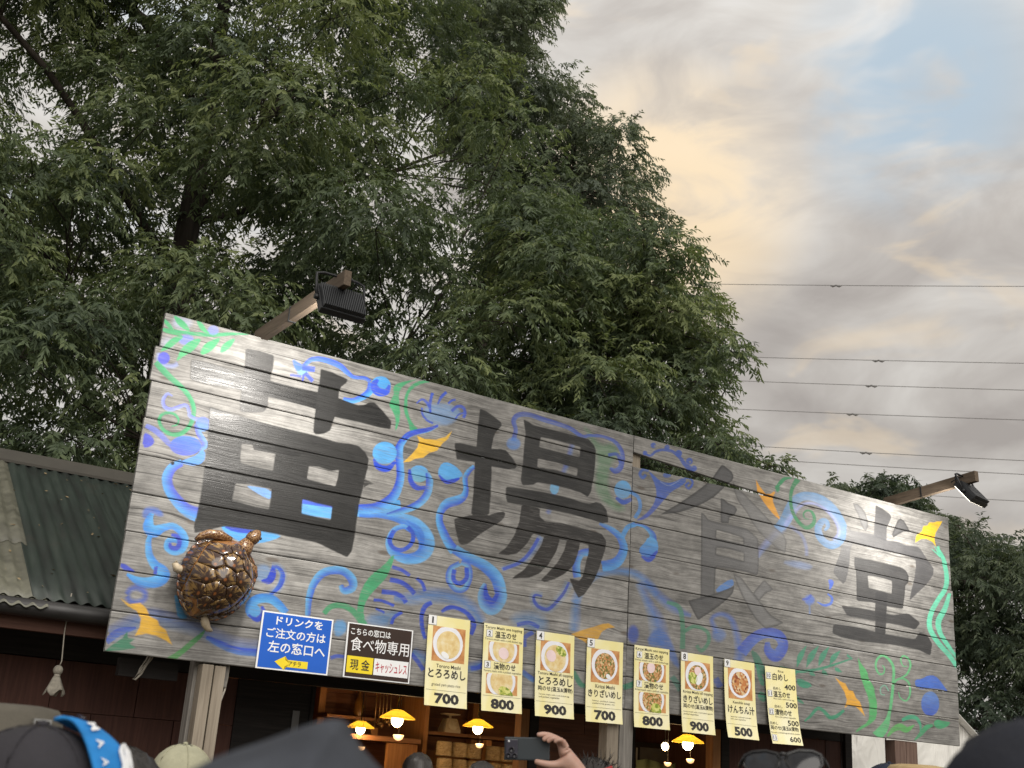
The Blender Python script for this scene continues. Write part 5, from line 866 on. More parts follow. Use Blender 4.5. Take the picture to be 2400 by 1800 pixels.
# ------------------------------------------------------------------ the turtle on the sign
def turtle():
    ty = -.05
    a = np.array(pix(*cpx('B', (745, 985)), ty)); b_ = np.array(pix(*cpx('B', (1010, 395)), ty)); lft = np.array(pix(*cpx('B', (585, 740)), ty)); rgt = np.array(pix(*cpx('B', (1115, 640)), ty))
    cen = (a + b_) / 2; ax = b_ - a; L = float(np.linalg.norm(ax)); ang = math.atan2(ax[1], ax[0]) - rad(9); Wd = float(np.linalg.norm(rgt - lft)) * .98
    root = frame_thing('mounted_turtle', 'glossy brown stuffed sea turtle fixed to the lower left of the sign', 'turtle', cen[0] - .055, -.055, cen[1] + .012)
    M = Matrix(((math.cos(ang), math.sin(ang), 0, 0), (0, 0, -1, 0), (math.sin(ang), -math.cos(ang), 0, 0), (0, 0, 0, 1)))   # local (along, across, out) -> stall frame
    Hh = .19
    def bm(a_): return (1 - abs(a_) ** 2.3) ** .5 * (1.0 + .10 * a_) if abs(a_) < 1 else 0.0
    def dome(a_, s_, lift=0.0):
        """a_: along -1..1, s_: across as a share of the half width there"""
        w = bm(min(max(a_, -.999), .999)); rr2 = min(a_ * a_ * .96 + s_ * s_ * .96, 1.0); h = Hh * (1 - rr2) ** .62 + .05 + .010 * max(0, 1 - abs(s_) * 5)
        return Vector((a_ * L / 2, s_ * w * Wd / 2, h + lift))
    SH = plain('shell_seam', (0.20, 0.09, 0.028), 0.30, var=.3, scale=30.0)
    g = MB(); na, ns = 26, 24; g.grid([[tuple(M @ dome(-1 + 2 * i / na, -1 + 2 * j / ns, -.006)) for j in range(ns + 1)] for i in range(na + 1)]); shell = g.build('carapace', SH, root)
    # plastron and rim
    g = MB(); ring = [(-1 + 2 * i / 30, 1) for i in range(31)] + [(1 - 2 * i / 30, -1) for i in range(1, 30)]; top = [M @ dome(q[0], q[1], -.012) for q in ring]; bot = [M @ Vector((q[0] * L / 2 * .93, q[1] * bm(q[0]) * Wd / 2 * .9, .004)) for q in ring]; k = len(ring)
    g.add([tuple(p) for p in top + bot], [(i, (i + 1) % k, (i + 1) % k + k, i + k) for i in range(k)], True); g.add([tuple(p) for p in bot], [tuple(range(k))]); g.build('plastron', plain('pale_plastron', (0.30, 0.22, 0.12), 0.5), root)
    ms, n, b, o = new_mat('tortoiseshell_scute'); atv = n.new('ShaderNodeAttribute'); atv.attribute_name = 'areola'; px_, py_, pz_ = n.xyz(atv.outputs['Vector']); rnd = pz_
    r_ = n.math('SQRT', n.math('ADD', n.math('MULTIPLY', px_, px_), n.math('MULTIPLY', py_, py_))); rs = n.math('ADD', r_, .012); cx, cy = n.math('DIVIDE', px_, rs), n.math('DIVIDE', py_, rs)
    ray = n.noise(n.comb(n.math('MULTIPLY', cx, 3.4), n.math('MULTIPLY', cy, 3.4), n.math('MULTIPLY_ADD', r_, 7.0, n.math('MULTIPLY', rnd, 31.0))), 1.0, 4.0, 0.6, 0.5); f = n.mapr(ray, 0.47, 0.58); f = n.math('MULTIPLY', f, n.mapr(r_, 0.012, 0.045, 0.0, 1.0))
    col = n.mix(f, (0.034, 0.016, 0.010, 1), (0.24, 0.145, 0.05, 1)); col = n.mix(n.mapr(r_, 0.004, 0.013, 0.6, 0.0), col, (0.34, 0.12, 0.03, 1)); n.put(b.inputs['Base Color'], col); b.inputs['Roughness'].default_value = 0.16; b.inputs['Coat Weight'].default_value = 0.5; b.inputs['Coat Roughness'].default_value = 0.08
    def scute(poly, ctr, name='scute', lift=.010):
        c_ = np.array([sum(p[0] for p in poly) / len(poly), sum(p[1] for p in poly) / len(poly)]); ar = np.array(ctr) if ctr else c_; out = []
        for i in range(len(poly)):
            p, q = np.array(poly[i]), np.array(poly[(i + 1) % len(poly)]); m_ = max(2, int(np.hypot((p - q)[0] * L / 2, (p - q)[1] * Wd / 2) / .018)); out += [p + (q - p) * t / m_ for t in range(m_)]
        rings = [1.0, .955, .90, .7, .4]; lifts = [-.004, .45, .8, .95, 1.0]; V = []; A = []
        rv = random.random()
        for rg, lf_ in zip(rings, lifts):
            for p in out:
                q = c_ + (p - c_) * rg * (.985 if rg == 1 else 1); V.append(tuple(M @ dome(q[0], q[1], lift * lf_))); A.append(((q[0] - ar[0]) * L / 2, (q[1] - ar[1]) * Wd / 2, rv))
        V.append(tuple(M @ dome(c_[0], c_[1], lift))); A.append(((c_[0] - ar[0]) * L / 2, (c_[1] - ar[1]) * Wd / 2, rv)); k = len(out); Fc = [(r * k + i, r * k + (i + 1) % k, (r + 1) * k + (i + 1) % k, (r + 1) * k + i) for r in range(len(rings) - 1) for i in range(k)] + [((len(rings) - 1) * k + i, (len(rings) - 1) * k + (i + 1) % k, len(V) - 1) for i in range(k)]
        g = MB(); g.add(V, Fc, True); o_ = g.build(name, ms, shell); fa = o_.data.attributes.new('areola', 'FLOAT_VECTOR', 'POINT'); fa.data.foreach_set('vector', np.array(A, np.float32).ravel()); return o_
    bd = [.86, .53, .16, -.22, -.58, -.86]; mids = [(bd[i] + bd[i + 1]) / 2 for i in range(5)]; nw, mw, rim = .17, .36, .80
    for i in range(5):
        w0, w1 = (.22 if i == 0 else nw), (.20 if i == 4 else nw); scute([(bd[i], -w0), (mids[i], -mw), (bd[i + 1], -w1), (bd[i + 1], w1), (mids[i], mw), (bd[i], w0)], (bd[i + 1] + .10, 0))
    for s_ in (-1, 1):
        for i in range(4):
            p = [(mids[i], mw * s_), (bd[i + 1], nw * s_), (mids[i + 1], mw * s_), (mids[i + 1] - .02, rim * s_), (mids[i] - .02 if i else .62, rim * s_)]; scute(p, (mids[i + 1] + .10, .42 * s_))
        e = [.93, .76, .58, .40, .22, .04, -.14, -.32, -.50, -.67, -.83, -.96]
        for i in range(11):
            inr = rim + .02; a0, a1 = e[i], e[i + 1]
            q = [(a0, (inr if abs(a0) < .8 else .35) * s_), (a1, (inr if abs(a1) < .8 else .35) * s_), (a1 - .012, 1.03 * s_), ((a0 + a1) / 2 - .02, 1.05 * s_), (a0, 1.02 * s_)]; scute(q, ((a0 + a1) / 2, 1.0 * s_), 'marginal_scute', .006)
    SKIN = new_mat('turtle_skin'); mk, n, b, o = SKIN; c = n.new('ShaderNodeTexCoord').outputs['Object']; v = n.voro(c, 55.0, 'DISTANCE_TO_EDGE'); n.put(b.inputs['Base Color'], n.mix(n.mapr(v, 0.0, 0.10), (0.32, 0.20, 0.09, 1), (0.11, 0.05, 0.02, 1))); b.inputs['Roughness'].default_value = 0.3; bump(n, b, v, 0.4, 0.01)
    PALE = plain('bleached_flipper', (0.40, 0.33, 0.23), 0.6, var=.3, scale=25.0, bmp=.5)
    def tv(a_, s_, h): return tuple(M @ Vector((a_, s_, h)))
    L2 = L / 2
    g = MB(); g.tube([tv(L2 * .78, .035, .06), tv(L2 * 1.0, .04, .065), tv(L2 * 1.14, .042, .07)], [.066, .048, .036], 14); g.build('neck', mk, root)
    g = MB(); pts = [(1.12, .040, .030), (1.19, .044, .039), (1.28, .050, .041), (1.37, .056, .033), (1.44, .060, .022), (1.49, .064, .006)]; g.tube([tv(L2 * p[0], p[1], .072) for p in pts], [p[2] for p in pts], 16); head = g.build('head', mk, root)
    for s_ in (-1, 1): MB().ball(tv(L2 * 1.33, .052 + s_ * .034, .085), .009, 8, 6).build('eye', BLKM, head)
    g = MB(); pts = [(.93, -.05, .020), (.88, -.12, .027), (.75, -.18, .027), (.60, -.21, .021), (.46, -.225, .010)]; g.tube([tv(L2 * p[0], p[1], .055) for p in pts], [p[2] for p in pts], 10); g.build('front_flipper', mk, root)
    g = MB(); pts = [(.75, .10, .03), (.70, .16, .03), (.58, .19, .022), (.46, .20, .012)]; g.tube([tv(L2 * p[0], p[1], .03) for p in pts], [p[2] for p in pts], 10); g.build('front_flipper', mk, root)
    g = MB(); pts = [(-.28, -Wd / 2 + .03, .026), (-.30, -Wd / 2 - .012, .026), (-.24, -Wd / 2 - .030, .020), (-.17, -Wd / 2 - .03, .008)]; g.tube([tv(L2 * p[0], p[1], .05) for p in pts], [p[2] for p in pts], 10); g.build('rear_flipper', PALE, root)
    g = MB(); pts = [(-.85, .06, .022), (-.96, .095, .025), (-1.02, .125, .018), (-1.0, .15, .006)]; g.tube([tv(L2 * p[0], p[1], .045) for p in pts], [p[2] for p in pts], 10); g.build('rear_flipper', PALE, root)
turtle()
# ------------------------------------------------------------------ rag doll and ropes
CLO = plain('grubby_white_cloth', (0.25, 0.23, 0.19), 0.9, var=.3, scale=30.0, bmp=.3); ROPE = plain('pale_rope', (0.34, 0.31, 0.26), 0.9, var=.2, scale=60.0)
yd = .36; (sx, sz), (hx, hz) = pix(153, 1470, yd), pix(136, 1571, yd); doll = frame_thing('rag_doll', 'small white cloth weather doll hanging on a string under the eave', 'doll', hx, yd, hz); doll.scale = (.88, .88, .88)
MB().tube([(sx - hx, 0, sz - hz + .25), (sx - hx, 0, sz - hz), (.012, 0, .06), (.006, 0, .034)], .004, 6).build('string', ROPE, doll); MB().ball((0, 0, 0), (.031, .031, .033), 14, 10).build('head', CLO, doll)
MB().lathe([(.014, .0), (.020, .0), (.020, .012), (.014, .012)], 10, Matrix.Translation((0, 0, -.038))).build('neck_tie', ROPE, doll)
g = MB(); rows = []
for i in range(7):
    f = i / 6; rows.append([((.016 + .042 * f ** .8 * (1 + .30 * f * math.sin(5 * t + 1))) * math.cos(t), (.016 + .042 * f ** .8 * (1 + .30 * f * math.sin(5 * t + 1))) * math.sin(t), -.035 - .105 * f + .022 * f * math.sin(4 * t)) for t in np.linspace(0, 2 * math.pi, 25)])
g.grid(rows); g.build('skirt', CLO, doll).modifiers.new('thick', 'SOLIDIFY').thickness = .002
yr = .16; P_ = lambda p: (lambda q: (q[0], yr, q[1]))(pix(*cpx('B', p), yr)); r0 = P_((360, 1235)); rope = frame_thing('rope_loop', 'loop of pale rope hanging below the lower left corner of the sign', 'rope', *r0)
def rel(pts, o): return [(p[0] - o[0], p[1] - o[1] + .01 * math.sin(i), p[2] - o[2]) for i, p in enumerate(pts)]
MB().tube(rel([P_(p) for p in ((365, 1190), (355, 1240), (310, 1300), (260, 1360), (228, 1395), (240, 1400), (285, 1360), (330, 1290), (372, 1240), (378, 1190))], r0), .0055, 6).build('strand', ROPE, rope); MB().tube(rel([P_(p) for p in ((350, 1200), (330, 1250), (280, 1320), (250, 1375), (300, 1330), (350, 1250))], r0), .0045, 6).build('strand', ROPE, rope)
yr = .06; r0 = P_((940, 1290)); cb = frame_thing('slack_cable', 'slack grey cable hanging from the sign beside the left post', 'cable', *r0); MB().tube(rel([P_(p) for p in ((935, 1200), (942, 1290), (930, 1380), (905, 1480), (870, 1560), (848, 1640), (840, 1800))], r0), .006, 7).build('strand', ROPE, cb)
# ------------------------------------------------------------------ pendant lamps inside the stall and added glows for their reflections
SHADE = new_mat('yellow_enamel_shade'); msd, n, b, o = SHADE; b.inputs['Base Color'].default_value = (0.85, 0.60, 0.12, 1); b.inputs['Roughness'].default_value = 0.35; b.inputs['Transmission Weight'].default_value = 0.0
tr_ = n.new('ShaderNodeBsdfTranslucent'); tr_.inputs[0].default_value = (1.0, 0.80, 0.26, 1); mx = n.new('ShaderNodeMixShader'); mx.inputs[0].default_value = 0.7; n.l.new(b.outputs[0], mx.inputs[1]); n.l.new(tr_.outputs[0], mx.inputs[2]); n.l.new(mx.outputs[0], o.inputs[0])
BULB = glow_mat('glowing_bulb', (1.0, 0.80, 0.45), 14.0); PEACH = glow_mat('peach_reflection_glow', (1.0, 0.55, 0.24), 1.1, (0.8, 0.55, 0.35)); CORD = plain('black_cord', (0.015, 0.013, 0.012), 0.6)  # the peach emission gives reflections of the bulbs a glow of their own
def pendant(label, px, py, y, dia, shade=True, watts=9.0):
    x, z = pix(px, py, y); r = frame_thing('pendant_lamp', label, 'lamp', x, y, z, 'pendant lamps in the stall'); R_ = dia / 2; br = R_ * .33
    MB().tube([(0, 0, R_ * .62), (0, 0, 2.615 - z)], .005, 6).build('cord', CORD, r)
    MB().lathe([(0, R_ * .62), (.018, R_ * .60), (.022, R_ * .38), (.016, R_ * .2)], 12).build('holder', CORD, r)
    if shade:
        sd_ = MB().lathe([(.020, R_ * .56), (R_ * .34, R_ * .52), (R_ * .38, R_ * .48), (R_ * .97, R_ * .13), (R_, R_ * .06), (R_ * .985, R_ * .05), (R_ * .955, R_ * .12), (R_ * .36, R_ * .46), (.020, R_ * .50)], 40).build('shade', msd, r)
    MB().ball((0, 0, -.005), (br, br, br * 1.1), 16, 12).build('bulb', BULB, r)
    ld = bpy.data.lights.new('bulb_light', 'POINT'); ld.energy = watts; ld.color = (1.0, 0.62, 0.28); ld.shadow_soft_size = br * 1.05; lo = bpy.data.objects.new('bulb_light', ld); COL.objects.link(lo); lo.parent = r; lo.location = (0, 0, -br * 1.15 - .02); return r
pendant('yellow shaded lamp, leftmost and smallest of the lit lamps in the stall window', 845, 1708, 3.1, .25, True, 6)
pendant('yellow shaded lamp hanging higher, beside the hanging utensils', 931, 1687, 1.6, .275, True, 8)
pendant('yellow shaded lamp hanging beside the kitchen scale', 1120, 1706, 2.2, .265, True, 7)
pendant('bare round glowing bulb left of the yellow shade, right of the middle post', 1559, 1748, 1.9, .20, False, 5)
pendant('yellow shaded lamp under the menu sheet numbered 8', 1612, 1743, 1.45, .285, True, 7)
def reflection_glow(label, px, py, y, r_px):  # added glowing domes in place of the bulbs' reflections in window glass
    x, z = pix(px, py, y); rr = r_px * 9.6 / F_PX; r = frame_thing('bulb_reflection', label, 'lamp', x, y, z, 'added reflections of the lamp bulbs'); MB().lathe([(0, 0.001), (rr, 0.0), (rr * .98, -rr * .25), (rr * .80, -rr * .72), (rr * .45, -rr * .98), (0, -rr * 1.08)], 24).build('glass', PEACH, r)  # no glass lamp hangs here: the dome only carries the reflected glow
    MB().tube([(0, 0, 0), (0, 0, 2.61 - z)], .0022, 5).build('added_wire', CORD, r)
reflection_glow('small peach half disc, added reflection of the lamp beside the utensils', 934, 1722, 1.75, 12); reflection_glow('small peach half disc, added reflection of the smallest yellow lamp', 847, 1750, 3.0, 9); reflection_glow('small peach half disc, added lamp reflection in front of the wrapped bowls', 1124, 1743, 2.3, 10)
reflection_glow('small peach half disc, added reflection of the bare bulb', 1565, 1787, 1.95, 9.5); reflection_glow('small peach half disc, added reflection of the lamp under menu 8', 1618, 1779, 1.5, 10)
# ------------------------------------------------------------------ shelf and what stands on it
ys = 3.55; xs0, zs0 = pix(978, 1712, ys); xs1, _ = pix(1200, 1722, ys)
SHF = timber('shelf_board', (0.14, 0.06, 0.025), (0.24, 0.11, 0.05), (0.32, 0.16, 0.075), 'x', 0.6)
MB().box(xs0, xs1 + .3, ys - .20, 3.955, zs0 - .03, zs0).build('shelf', SHF, STALL); MB().box(xs0 - .05, xs0 - .005, ys - .22, 3.955, 0, 2.6).build('shelf_side', ORNG, STALL)
xm, _ = pix(1143, 1750, 3.3); MB().box(xm - .03, xm + .03, 3.28, 3.34, 0, zs0 - .04).build('shelf_upright', ORNG, STALL); MB().box(xs0, xs1 + .3, 3.0, 3.95, 1.20, 1.23).build('shelf', SHF, STALL)
# cupboard door and panel left of the bowls
xa, za = pix(905, 1740, 3.3); xb, _ = pix(975, 1740, 3.3); MB().box(xa, xb, 3.26, 3.30, 1.1, za, bev=.004).build('cupboard_door', ORNG, STALL)
xc, zc = pix(845, 1735, 3.4); MB().box(xc - .45, xb, 3.20, 3.9, za + .005, za + .05, bev=.004).build('shelf', SHF, STALL)
for i in range(4): MB().box(xs0, xs1 + .3, 3.93, 3.962, 1.25 + i * .14, 1.385 + i * .14).build('shelf_back_board', ORNG, STALL)
# kitchen scale
sx_, sz_ = pix(1053, 1708, 3.42); sc_ = frame_thing('kitchen_scale', 'old white kitchen scale with a tray, on the shelf above the wrapped bowls', 'scale', sx_, 3.42, zs0 + .001); SCM = plain('cream_enamel', (0.42, 0.34, 0.24), 0.4)
MB().add([(x * w, y * d, z) for (w, d, z) in ((.085, .07, 0), (.085, .07, .03), (.055, .05, .12), (.05, .045, .13)) for x, y in ((-1, -1), (1, -1), (1, 1), (-1, 1))], [(3, 2, 1, 0)] + [(4 * k + i, 4 * k + (i + 1) % 4, 4 * k + 4 + (i + 1) % 4, 4 * k + 4 + i) for k in range(3) for i in range(4)] + [(12, 13, 14, 15)]).build('body', SCM, sc_)
MB().lathe([(.012, .13), (.012, .155), (.095, .165), (.10, .175), (.09, .172), (0, .165)], 24).build('tray', SCM, sc_); MB().lathe([(0, 0), (.048, 0), (.05, .006), (.046, .010), (0, .010)], 24, Matrix.Translation((0, -.062, .068)) @ Matrix.Rotation(rad(75), 4, 'X')).build('dial', plain('dial_face', (0.5, 0.44, 0.33), 0.3), sc_)
# bowls stacked in clear wrap
WRAP = new_mat('bowls_in_clear_wrap'); mw, n, b, o = WRAP; c = n.new('ShaderNodeTexCoord').outputs['Object']; wv = n.noise(n.mapping(c, scale=(1, 1, 2.2)), 24.0, 4.0, 0.6, 1.2); n.put(b.inputs['Base Color'], n.ramp(wv, [(0.35, (0.40, 0.29, 0.16)), (0.6, (0.62, 0.48, 0.29))])); b.inputs['Roughness'].default_value = 0.18; bump(n, b, wv, 0.9, 0.02)
k_ = 0
ordn = ['leftmost', 'second', 'third', 'fourth', 'fifth']
for i, pxx in enumerate((1042, 1078, 1111, 1157, 1186)):
    for j, (top, bot) in enumerate(((1737, 1772), (1776, 1830))):
        x, z1 = pix(pxx, top + (pxx - 1042) * .10, 3.15); _, z0 = pix(pxx, bot + (pxx - 1042) * .10, 3.15); hgt = z1 - z0; rr = .075
        t_ = frame_thing('wrapped_bowl_stack', ('%s stack of bowls in clear wrap on the shelf, %s row' % (ordn[i], ('upper', 'lower')[j])), 'bowl stack', x, 3.15, z0, 'bowl stacks in clear wrap'); prof = [(0, 0), (rr * .8, 0)]
        for q in range(9): prof += [(rr * (1.0 + .04 * math.sin(q * 2.1 + i)), hgt * (q + .5) / 10), (rr * .96, hgt * (q + .95) / 10)]
        prof += [(rr * .9, hgt * .98), (rr * .5, hgt), (0, hgt)]; MB().lathe(prof, 18).build('wrapped_bowls', mw, t_)
if True:
    x, z = pix(1042, 1850, 3.15); zt = pix(1042, 1830, 3.15)[1]; MB().box(xs0, xs1 + .3, 3.02, 3.9, zt - .05, zt - .012).build('shelf', SHF, STALL)
# utensils hanging on the wall, bottle, jar
UT = plain('worn_utensil_metal', (0.35, 0.22, 0.10), 0.35, 0.6); RAIL = MB()
x0u, zu = pix(880, 1618, 3.6); x1u, _ = pix(925, 1622, 3.6); MB().tube([(x0u - .05, 3.6, zu + .02), (x1u + .06, 3.6, zu + .02)], .008, 8).build('utensil_rail', UT, STALL)
for i, (pxx, ln, kd, lb) in enumerate(((884, .36, 'paddle', 'wooden rice paddle with a square end, leftmost utensil on the rail'), (893, .30, 'ladle', 'long handled ladle beside the wooden paddle on the rail'), (901, .33, 'rod', 'straight skimmer rod, third utensil on the rail'), (909, .28, 'ladle', 'ladle hanging fourth on the utensil rail'), (918, .31, 'rod', 'straight rod hanging at the right end of the utensil rail'))):
    x, _ = pix(pxx, 1620, 3.58); u_ = frame_thing('hanging_utensil', lb, 'utensil', x, 3.58, zu + .012, 'utensils on the rail'); MB().tube([(0, 0, 0), (.01, 0, -ln)], .006, 6).build('handle', UT, u_)
    if kd == 'paddle': MB().box(-.025, .045, -.006, .006, -ln - .09, -ln + .01, bev=.003).build('blade', ORNG, u_)
    elif kd == 'ladle': MB().lathe([(0, -.03), (.025, -.022), (.036, 0), (.034, 0), (.024, -.019), (0, -.027)], 14, Matrix.Translation((.012, -.02, -ln))).build('bowl', UT, u_)
    else: MB().ball((.01, 0, -ln), (.014, .008, .024), 8, 6).build('tip', UT, u_)
xb_, zb_ = pix(838, 1680, 3.7); bt = frame_thing('bottle', 'dim amber bottle standing on the shelf above the smallest lamp', 'bottle', xb_, 3.7, zb_); MB().lathe([(0, 0), (.04, 0), (.042, .01), (.042, .13), (.03, .17), (.014, .19), (.014, .235), (.017, .24), (0, .242)], 18).build('glass', plain('amber_glass', (0.16, 0.075, 0.02), 0.15), bt); MB().box(xb_ - .35, xb_ + .35, 3.62, 3.96, zb_ - .03, zb_ - .001).build('shelf', SHF, STALL)
# window with a green cloth at the back of the second opening
yw = 3.3; (xw0, zw1), (xw1, _) = pix(1490, 1738, yw), pix(1592, 1745, yw); win = frame_thing('kitchen_window', 'dark framed glass window with a pale green cloth below, right of the middle post', 'window', xw0, yw, 1.0); ww, wh = xw1 - xw0, zw1 - 1.0
for a_ in ((0, .06, 0, wh), (ww - .06, ww, 0, wh), (.06, ww - .06, wh - .05, wh), (.06, ww - .06, 0, .05)): MB().box(a_[0], a_[1], 0, .05, a_[2], a_[3]).build('frame', BLKB, win)
MB().box(.06, ww - .06, .02, .026, .05, wh - .05).build('pane', plain('grey_reflecting_glass', (0.13, 0.13, 0.13), 0.08), win); MB().box(.005, .02, -.012, -.002, .1, wh - .06).build('catch_bar', plain('grey_bar', (0.4, 0.4, 0.4), 0.4), win)
xg0, zg = pix(1494, 1782, 3.2); xg1, zg2 = pix(1590, 1795, 3.2); clo = frame_thing('green_cloth', 'pale green cloth hung along the foot of the kitchen window', 'cloth', xg0, 3.2, 1.4); rows = []
for i in range(6): rows.append([(xx * (xg1 - xg0), .02 * math.sin(xx * 19 + i * .4), (zg - 1.4) * (i / 5) + .02 * math.sin(xx * 7)) for xx in np.linspace(0, 1, 30)])
g = MB(); g.grid(rows); g.build('cloth', plain('pale_green_cloth', (0.30, 0.38, 0.22), 0.85), clo).modifiers.new('thick', 'SOLIDIFY').thickness = .004
# ------------------------------------------------------------------ white tent beyond the right end
TENT = new_mat('white_tent_fabric'); mt_, n, b, o = TENT; c = n.new('ShaderNodeTexCoord').outputs['Object']; fw_ = n.noise(n.mapping(c, scale=(1.2, 1.2, .35)), 2.2, 4.0, 0.55, 0.8); b.inputs['Base Color'].default_value = (0.80, 0.79, 0.75, 1); b.inputs['Roughness'].default_value = 0.6; bump(n, b, fw_, 0.7, 0.25)
tb = far(2090, 1700, 13.5); tent = thing('white_tent', 'white fabric tent with a sloping roof, beyond the right end of the sign', 'tent', (tb[0], tb[1], 0), rad(12))
rows = []
zt = float(far(2130, 1570, 13.5)[2]); hw = 2.35; ez = zt - hw * .92
g = MB(); rows = [[(x, .05 * math.sin(x * 3.1) + .03 * math.sin(x * 9 + i), (zt - abs(x - .25) * .92) * (i / 10)) for x in np.linspace(-hw, hw + .5, 40)] for i in range(11)]; g.grid(rows); g.build('gable_wall', mt_, tent).modifiers.new('thick', 'SOLIDIFY').thickness = .006
for s_, e_ in ((-1, -hw - .1), (1, hw + .65)):
    g = MB(); g.grid([[(.25 + (e_ - .25) * i / 10, -.12 + 5.2 * j / 12, zt + .03 - abs((e_ - .25) * i / 10) * .92 - .05 * math.sin(j * .52) * math.sin(i * .31)) for i in range(11)] for j in range(13)]); g.build('roof_panel', mt_, tent).modifiers.new('thick', 'SOLIDIFY').thickness = .006
for xx, yy in ((-hw, 0.05), (hw + .5, .05), (-hw, 5.0), (hw + .5, 5.0)): MB().tube([(xx, yy, 0), (xx, yy, zt - abs(xx - .25) * .92)], .03, 8).build('pole', plain('tent_pole', (0.5, 0.5, 0.5), 0.4, 0.7) if 'tent_pole' not in MATS else MATS['tent_pole'], tent)
for px_, lb in ((1972, 'thin black rope hanging in front of the white tent, nearer the stall corner'), (2077, 'thin black rope hanging just left of the right post, in front of the white tent')):
    x, z = pix(px_, 1760, .5); cd = frame_thing('tent_rope', lb, 'rope', x, .5, 0, 'cords in front of the tent'); MB().tube([(-.01, 0, 0), (.004, .01, 1.2), (0, 0, 2.32)], .0055, 6).build('strand', CORD, cd)
# ------------------------------------------------------------------ power lines with spacers
WIRE = plain('grey_conductor', (0.22, 0.215, 0.21), 0.6, 0.3)
WL = [((1665, 663), (2400, 668), 1984), ((1759, 834), (2400, 848), 2080), ((1719, 889), (2400, 911), 2065), ((1687, 954), (2400, 981), 2022), ((1763, 1042), (2400, 1076), 2050), ((1882, 1079), (2400, 1108), None), ((2316, 1166), (2400, 1170), None)]
ON = ['topmost power line, high above the tree edge', 'second power line from the top', 'third power line from the top', 'fourth power line from the top', 'fifth power line from the top, just above the small round tree', 'sixth power line from the top, crossing the small round tree', 'lowest power line, level with the tipped floodlight']
for (a_, b_, sp), lb in zip(WL, ON):
    A, B = far(*a_, 125.0), far(*b_, 118.0); D = B - A; A2, B2 = A - D * (60 / np.linalg.norm(D)), B + D * (60 / np.linalg.norm(D)); w_ = thing('power_line', lb + ' in the open sky', 'power line', tuple(A), 0, 'power lines across the sky'); pts = []
    for t in np.linspace(0, 1, 25): q = A2 + (B2 - A2) * t; q[2] += -1.1 * 4 * t * (1 - t) + 1.1 * .82; pts.append(tuple(q - A))
    MB().tube(pts, .032, 6).build('conductor', WIRE, w_)
    if sp:
        t = (sp - a_[0]) / (b_[0] - a_[0]); q = A + D * t; u = unit(D); sag = np.interp(np.dot(q - A, u), [np.dot(np.array(p), u) for p in pts], [p[2] for p in pts]); m_ = np.array([u[0] * 0 + (q - A)[0], (q - A)[1], sag])
        MB().tube([tuple(m_ - u * .6 + np.array([0, 0, -.02])), tuple(m_ - u * .35 + np.array([0, 0, -.14])), tuple(m_), tuple(m_ + u * .35 + np.array([0, 0, -.14])), tuple(m_ + u * .6 + np.array([0, 0, -.02]))], [.07, .10, .09, .10, .07], 6).build('spacer', WIRE, w_)
# ------------------------------------------------------------------ the crowd in front of the stall
def skin_data(V, E, Rr, root=0, sub=2):
    me = bpy.data.meshes.new('skel'); me.from_pydata([tuple(v) for v in V], E, []); o = bpy.data.objects.new('skel', me); COL.objects.link(o)
    md = o.modifiers.new('s', 'SKIN'); md.use_smooth_shade = True; me = o.data
    for i, r in enumerate(Rr): me.skin_vertices[0].data[i].radius = (r, r) if not isinstance(r, tuple) else r; me.skin_vertices[0].data[i].use_root = (i == root)
    ss = o.modifiers.new('d', 'SUBSURF'); ss.levels = sub; ss.render_levels = sub; dg = bpy.context.evaluated_depsgraph_get(); m2 = bpy.data.meshes.new_from_object(o.evaluated_get(dg)); vs = [tuple(v.co) for v in m2.vertices]; fs = [tuple(p.vertices) for p in m2.polygons]
    bpy.data.objects.remove(o); bpy.data.meshes.remove(me); bpy.data.meshes.remove(m2); return vs, fs
SKN = new_mat('skin'); msk, n, b, o = SKN; c = n.new('ShaderNodeTexCoord').outputs['Object']; sn = n.noise(c, 30.0, 3.0); n.put(b.inputs['Base Color'], n.ramp(sn, [(0.3, (0.42, 0.24, 0.18)), (0.7, (0.52, 0.33, 0.26))])); b.inputs['Roughness'].default_value = 0.5; b.inputs['Subsurface Weight'].default_value = 0.15; b.inputs['Subsurface Radius'].default_value = (.01, .004, .002); bump(n, b, n.noise(c, 160.0, 2.0), 0.2, 0.002)
HAIR = new_mat('black_hair'); mh, n, b, o = HAIR; c = n.new('ShaderNodeTexCoord').outputs['Object']; hs_ = n.noise(n.mapping(c, scale=(90, 90, 7)), 1.0, 3.0); n.put(b.inputs['Base Color'], n.ramp(hs_, [(0.3, (0.008, 0.007, 0.006)), (0.7, (0.030, 0.024, 0.020))])); b.inputs['Roughness'].default_value = 0.4; bump(n, b, hs_, 0.8, 0.004)
def cloth(name, col, rough=.85): return plain(name, col, rough, 0, .18, 14.0, .35, 220.0, .25)
# one body, standing, facing +y, 1.70 m; crown of the head at 1.70
BV = [(0, 0, .93), (0, .005, 1.10), (0, .0, 1.28), (0, -.01, 1.41), (0, -.005, 1.48), (0, .012, 1.545), (0, .012, 1.60), (0, .008, 1.655),
      (.17, -.01, 1.385), (.22, -.01, 1.14), (.235, .04, .90), (.24, .06, .82), (-.17, -.01, 1.385), (-.22, -.01, 1.14), (-.235, .04, .90), (-.24, .06, .82),
      (.09, 0, .86), (.095, .01, .50), (.10, -.02, .10), (.10, .10, .04), (-.09, 0, .86), (-.095, .01, .50), (-.10, -.02, .10), (-.10, .10, .04)]
BE = [(0, 1), (1, 2), (2, 3), (3, 4), (4, 5), (5, 6), (6, 7), (3, 8), (8, 9), (9, 10), (10, 11), (3, 12), (12, 13), (13, 14), (14, 15), (0, 16), (16, 17), (17, 18), (18, 19), (0, 20), (20, 21), (21, 22), (22, 23)]
